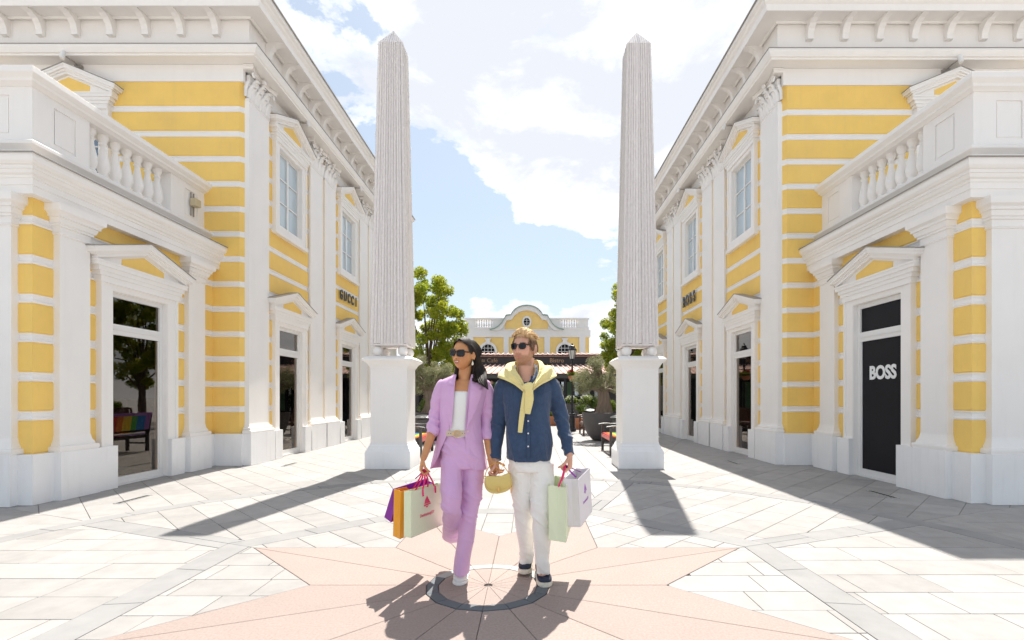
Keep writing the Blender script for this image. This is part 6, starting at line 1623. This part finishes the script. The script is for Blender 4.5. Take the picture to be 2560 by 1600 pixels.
tail([at(1313, 978, 3.545), at(1309, 1010, 3.55), at(1304, 1045, 3.555), at(1300, 1082, 3.56)], [.014, .020, .020, .018], 'sweater_sleeve')
# trousers
tr = MB()
pel = [(1175, 1328, 3.71, .146, .122), (1150, 1325, 3.71, .150, .120), (1120, 1322, 3.71, .142, .112)]
tr.rings([ell_ring(at(r[1], r[0], r[2]).x, r[2], at(r[1], r[0], r[2]).z, r[3], r[4], 40, .9) for r in interp_rings(pel, 3)])
limb(tr, [at(1301, 1160, 3.71), at(1304, 1210, 3.71), at(1308, 1270, 3.72), at(1312, 1330, 3.77), at(1317, 1380, 3.84), at(1317, 1405, 3.865)], [(.090, .090), (.080, .086), (.066, .072), (.056, .064), (.046, .056), (.044, .054)], n=30, per=8)
limb(tr, [at(1352, 1160, 3.70), at(1355, 1210, 3.67), at(1355, 1275, 3.62), at(1355, 1340, 3.625), at(1356, 1405, 3.645), at(1356, 1434, 3.65)], [(.092, .092), (.082, .088), (.064, .074), (.056, .066), (.045, .052), (.042, .050)], n=30, per=8)
def dchino(co, no):
    x, y, z = co.T; kn = np.exp(-((z - .52) / .13) ** 2) + .8 * np.exp(-((z - .95) / .12) ** 2) + 1.2 * np.exp(-((z - .10) / .09) ** 2); sk = co + np.stack([0 * x, 0 * x, x * .8], 1)
    return wrinkle(sk, .0085, (5, 5, 17), True, 21) * (kn * .9 + .15) + wrinkle(co, .0045, (9, 9, 2), True, 22) - .002
remesh_obj(tr, 'trousers', 'chino', MN, .0055, 3, dchino)
q = at(1330, 1455, 3.63)
shoe((at(1350, 1440, 3.80).x, 3.855, 0), (.13, -1, 0), 1, .285, 1.06, .92, MN, 'navy', 'sole', sole_h=.036)
sh = shoe((at(1317, 1400, 4.02).x + .01, 4.07, .02), (-.10, -1, 0), 1, .285, 1.02, .92, MN, 'navy', 'sole', sole_h=.036)
face_strip(mh, MN, 'upper_lip', 'lip_man', .024, lambda u: -.0560 + .004 * u * u + .001 * math.cos(u * 8) * (1 - abs(u)), lambda u: -.0612 + .0045 * u * u, .0012, puff=.0012)
face_strip(mh, MN, 'lower_lip', 'lip_man', .0225, lambda u: -.0617 + .0045 * u * u, lambda u: -.0695 + .0105 * u * u, .0012, puff=.0022)
shades(mh, MN, .050, .042, .018, .010, .0995, .78, 'acetate_brown', wrap=.85, thick=.004)
# hair: short sides, quiff swept up
hb = MB()
def hairline_m(p):
    x, y, z = p
    if y > .02: return z > -.055 + .0
    lim = .072 - .012 * (1 - min(1, abs(x) / .05)) * 0 - .010 * min(1, abs(x) / .06) ** 3
    if abs(x) > .058 and y > -.055: lim = .005 - (y + .02) * .55
    return z > lim
cap(hb, mh, hairline_m, 1, lambda p: .004 + .008 * max(0, p.z / .12) ** 2)
rg = random.Random(5); Mw = lambda x, y, z: mh.w(x, y, z)
for k in range(620):     # top, swept up and over with an uneven outline
    u = rg.uniform(-1, 1); v = rg.random(); x = u * .064; y = -.074 + .15 * v; zc = .116 - 7.0 * x * x - 3.2 * max(0, y) ** 2 - (5.5 * (y + .03) ** 2 if y < -.03 else 0)
    j = lambda s: rg.uniform(-s, s); h = (.040 - .020 * v - .012 * abs(u) ** 2) * rg.uniform(.75, 1.05)
    p0 = Mw(x, y, zc - .006); p1 = Mw(x * 1.0 + .002 + j(.002), y - .006, zc + h * .55); p2 = Mw(x * .96 + .012 + j(.003), y + .006 + j(.003), zc + h * .92); p3 = Mw(x * .9 + .026 + j(.004), y + .026 + j(.004), zc + h * .86 + j(.004))
    lock(hb, [p0, p1, p2, p3], .0044, .0048, n=5, tip=.15, fl=.6)
for sg in (-1, 1):
    for k in range(240):     # sides, short and flat
        y = rg.uniform(-.045, .085); z0 = rg.uniform(.010, .100) ; x0 = sg * (.0800 - .7 * max(0, z0 - .03) ** 1.3 - 2.2 * max(0, y) ** 2 - (3 * (y + .02) ** 2 if y < -.02 else 0))
        lock(hb, [Mw(x0, y, z0), Mw(x0 + sg * .004, y + .008, z0 - .012), Mw(x0 + sg * .001, y + .014, z0 - .028)], .0036, .0036, n=5, tip=.3, fl=.5)
ho = hb.build('hair', 'hairmat', MN, smooth=180, recalc=False)
def htint(co):
    q = mh.loc(co + np.array(wloc(MN))); t = smoothstep(.045, .105, q[:, 2]); n_ = vnoise(co, (120, 120, 60), 8); a = np.array([.16, .085, .045]); b = np.array([.74, .50, .26])
    return np.clip((a * (1 - t)[:, None] + b * t[:, None]) * (1 + .35 * n_)[:, None], .02, .9)
add_tint(ho.data, htint)

# ================================================================== BAGS
def paper_bag(name_m, corner, face_dir, side_dir, w, dpt, h, up, lab, cls='shopping bags', crease=True, flute=.0):
    """corner: bottom near corner; broad face runs along face_dir (w), gusset along side_dir (dpt)"""
    f = Vector(face_dir).normalized(); s_ = Vector(side_dir).normalized(); u = Vector(up).normalized(); c = Vector(corner); t = .0025
    r = empty('shopping_bag', c, lab, 'shopping bag', cls)
    def wallq(a, b, n_, fold=0.0):
        mb = MB(); n_ = Vector(n_)
        pts = []
        for vv in (0, .35, 1.0):
            row = []
            for uu in (0, .5, 1.0): row.append(a.lerp(b, uu) + u * h * vv + n_ * (fold * (1 if uu == .5 else 0) * (.2 + .8 * vv)))
            pts.append(row)
        loops = [row + [p + n_ * t for p in row[::-1]] for row in pts]; mb.rings(loops); return mb
    A, B_, C_, D2 = c, c + f * w, c + f * w + s_ * dpt, c + s_ * dpt
    nin = s_; wallq(A, B_, s_).build('front_panel', name_m, r); wallq(D2, C_, -s_).build('back_panel', name_m, r)
    wallq(A + s_ * t * 1.2, D2 - s_ * t * 1.2, f, dpt * .22 * (1 if crease else 0)).build('side_panel', name_m, r); wallq(B_ + s_ * t * 1.2, C_ - s_ * t * 1.2, -f, dpt * .22 * (1 if crease else 0)).build('side_panel', name_m, r)
    mb = MB(); q = [A, B_, C_, D2]; mb.add([tuple(p + u * .001) for p in q] + [tuple(p + u * .004) for p in q], [(0, 1, 2, 3), (7, 6, 5, 4), (0, 4, 5, 1), (1, 5, 6, 2), (2, 6, 7, 3), (3, 7, 4, 0)]); mb.build('bottom', name_m, r)
    return r, A, f, s_, u
def ribbon(parent, a, b, m, w=.007, sag=.01, side=(1, 0, 0), nm='ribbon_handle'):
    a, b = Vector(a), Vector(b); mid = a.lerp(b, .5) + Vector(side) * sag; pts = catmull([tuple(a), tuple(mid), tuple(b)], 8); mb = MB(); mb.tube([Vector(p) for p in pts], [(w, .0014)] * len(pts), 6, up=(1, .3, 0)); return mb.build(nm, m, parent, smooth=40)
# woman's three bags hang from her right hand
grip = Vector(rh[1][0]).lerp(at(1050, 1168, 3.55), .5)
p0, p1 = at(1028, 1345, 3.42), at(1113, 1310, 3.86)
f = (p1 - p0); f.z = f.z * .9; up = Vector((.0, .02, 1)); fl = f.length
g_side = Vector((-.9, -.45, .0))
rG, A, fd, sdn, uu = paper_bag('bag_green', p0, f, (at(999, 1340, 3.56) - p0), .45, .115, .315, up - fd * 0 if False else up, 'pale green paper bag with red lettering, frontmost of the woman\'s three bags')
for o_, nm in ((.14, 'a'), (.31, 'b')):
    for dd, ww in ((.004, .0), (.111, .0)): ribbon(rG, A + fd * o_ + uu * .30 + sdn * dd, grip + Vector((0, 0, -.005)), 'ribbon_pink', .006, .012)
for o_ in (.14, .31):
    q = A + fd * o_ + uu * .31 - sdn * .004; mb = MB(); mb.tube([q, q + Vector((.004, -.002, -.05))], [(.006, .0014)] * 2, 6, up=(1, .3, 0)); mb.build('ribbon_tail', 'ribbon_pink', rG)
# print on the broad face
nface = fd.cross(uu).normalized()
if nface.y > 0: nface = -nface
MM = lambda u_, v_, d=.0012: A + fd * u_ + uu * v_ + nface * d
def print_obj(mat_name, parent, MM, fd, uu, cu, cv, s):
    # emblem: a leaning block with a pointed roof over a banner
    mb = MB()
    P = lambda a, b, d: tuple(MM(cu + (a * 1.35 - b * .12) * s, cv + b * s * .95, d))
    def poly(pts): 
        n = len(pts); mb.add([P(a, b, .0004) for a, b in pts] + [P(a, b, .0014) for a, b in pts], [tuple(range(n)), tuple(range(n, 2 * n))[::-1]] + [(i, (i + 1) % n, n + (i + 1) % n, n + i) for i in range(n)])
    poly([(-.40, .02), (.55, .02), (.10, .95), (-.28, .45)]); poly([(-.5, -.26), (.62, -.16), (.60, -.02), (-.48, -.06)]); poly([(-.3, -.32), (.28, -.26), (-.02, -.5)])
    mb.build('emblem', mat_name, parent)
xdir = fd if True else -fd
print_obj('print_red', rG, MM, fd, uu, .20, .200, .062)
text_obj('DestinationJOY', .030, frame_mat(MM(.205, .125, .0012), fd, uu), 'print_red', rG, 'lettering', .0003, offset=.0004)
p0 = at(1003, 1350, 3.58)
rO, A2, f2, s2_, u2 = paper_bag('bag_orange', at(999.5, 1348, 3.555), f, (at(975, 1337, 3.66) - at(999, 1348, 3.555)), .45, .10, .335, (.02, .0, 1), 'orange paper bag in the middle of the woman\'s three bags')
for o_ in (.15, .30): ribbon(rO, A2 + f2 * o_ + u2 * .33, grip, 'ribbon_pink', .006, .006)
rP, A3, f3, s3_, u3 = paper_bag('bag_purple', at(977, 1306, 3.64), Vector((.20, .34, .03)), (-.55, .10, .38), .36, .062, .215, (.30, .02, 1), 'purple paper bag, rearmost of the woman\'s three bags')
for o_ in (.13, .28): ribbon(rP, A3 + f3 * o_ + u3 * .30, grip, 'ribbon_purple', .006, .006)
# man's two bags hang from his left hand
gm = Vector(mlh[1][0]).lerp(at(1422, 1160, 3.58), .5)
rL, A4, f4, s4_, u4 = paper_bag('bag_green', at(1415.5, 1357, 3.47), (.16, 1, .02), (at(1370, 1350, 3.50) - at(1415.5, 1357, 3.47)), .42, .122, .375, (-.012, .055, 1), 'pale green paper bag hanging from the man\'s hand')
for o_ in (.02, .26): ribbon(rL, A4 + f4 * o_ + u4 * .37 + s4_ * .05, gm, 'ribbon_pink', .0065, .004)
rWb, A5, f5, s5_, u5 = paper_bag('bag_white', at(1452, 1318, 3.60), (.34, 1, .08), (at(1414, 1318, 3.62) - at(1452, 1318, 3.60)), .40, .110, .34, (-.055, .03, 1), 'white paper bag with purple print beside the man\'s green bag')
for o_ in (.10, .27): ribbon(rWb, A5 + f5 * o_ + u5 * .335 + s5_ * .04, gm, 'ribbon_purple', .0065, -.004)
n5 = f5.cross(u5).normalized(); n5 = n5 if n5.x > 0 else -n5
M5 = lambda u_, v_, d=.0012: A5 + f5 * u_ + u5 * v_ + n5 * d
print_obj('print_purple', rWb, M5, f5, u5, .20, .215, .055)
text_obj('DestinationJOY', .028, frame_mat(M5(.20, .14, .0012), f5, u5), 'print_purple', rWb, 'lettering', .0003, offset=.0004)
# handbag
HB = empty('handbag', at(1245, 1235, 3.60), 'small yellow half moon leather handbag with a gold clasp between the couple', 'handbag')
cpx, YB = 1245, 3.585
outline = [(1213, 1192), (1228, 1191), (1245, 1192), (1262, 1188), (1272, 1184), (1277, 1195), (1280.5, 1210), (1277, 1221), (1268, 1229), (1252, 1234.5), (1236, 1235.5), (1223, 1232.5), (1213, 1222), (1209.5, 1208)]
def extr(pts, Y0, th, nm, m, par, rnd=.006):
    out = catmull([(x, y, 0) for x, y in pts] + [(pts[0][0], pts[0][1], 0)], 5)[:-1]; cx_ = sum(p[0] for p in out) / len(out); cy_ = sum(p[1] for p in out) / len(out); rings = []
    for f, s in ((0, .90), (.18, .975), (.5, 1.0), (.82, .975), (1, .90)):
        rings.append([at(cx_ + (p[0] - cx_) * s, cy_ + (p[1] - cy_) * s, Y0) + Vector((0, th * f, 0)) for p in out])
    mb = MB(); mb.rings(rings); return mb.build(nm, m, par, smooth=55)
hbg = extr(outline, YB, .065, 'pouch', 'leather', HB)
flap = [(1212.5, 1191.5), (1228, 1190), (1245, 1191), (1262, 1187), (1272.5, 1183), (1276, 1200), (1274.5, 1215), (1266, 1222), (1250, 1224), (1232, 1226), (1219, 1221), (1213, 1210)]
extr(flap, YB - .007, .013, 'flap', 'leather', HB)
mb = MB(); q = at(1246, 1225, YB - .016); mb.tube([q + Vector((0, 0, .018)), q + Vector((0, -.002, 0)), q + Vector((0, 0, -.012))], [(.006, .004), (.009, .006), (.007, .004)], 12); mb.build('clasp', 'gold', HB, smooth=60)
for (x0, y0) in ((1211.5, 1194), (1273.5, 1186)):
    mb = MB(); c = at(x0, y0, YB + .02); mb.tube([c + Vector((.008 * math.cos(a), 0, .010 * math.sin(a))) for a in [2 * math.pi * k / 14 for k in range(15)]], .0022, 6, up=(0, 1, 0)); mb.build('ring', 'gold', HB, smooth=60)
mb = MB(); pts = catmull([tuple(at(x, y, Y)) for x, y, Y in ((1211.5, 1192, 3.60), (1217, 1176, 3.605), (1226, 1164, 3.61), (1240, 1158, 3.615), (1256, 1163, 3.61), (1266, 1174, 3.605), (1273.5, 1185, 3.60))], 6); mb.tube([Vector(p) for p in pts], [(.0055, .003)] * len(pts), 8, up=(0, -1, 0)); mb.build('handle', 'leather_strap', HB, smooth=50)
mb = MB(); mb.tube([at(1275, 1190, 3.60), at(1280, 1210, 3.6), at(1279, 1232, 3.6)], .003, 6); mb.build('strap_end', 'leather_strap', HB)
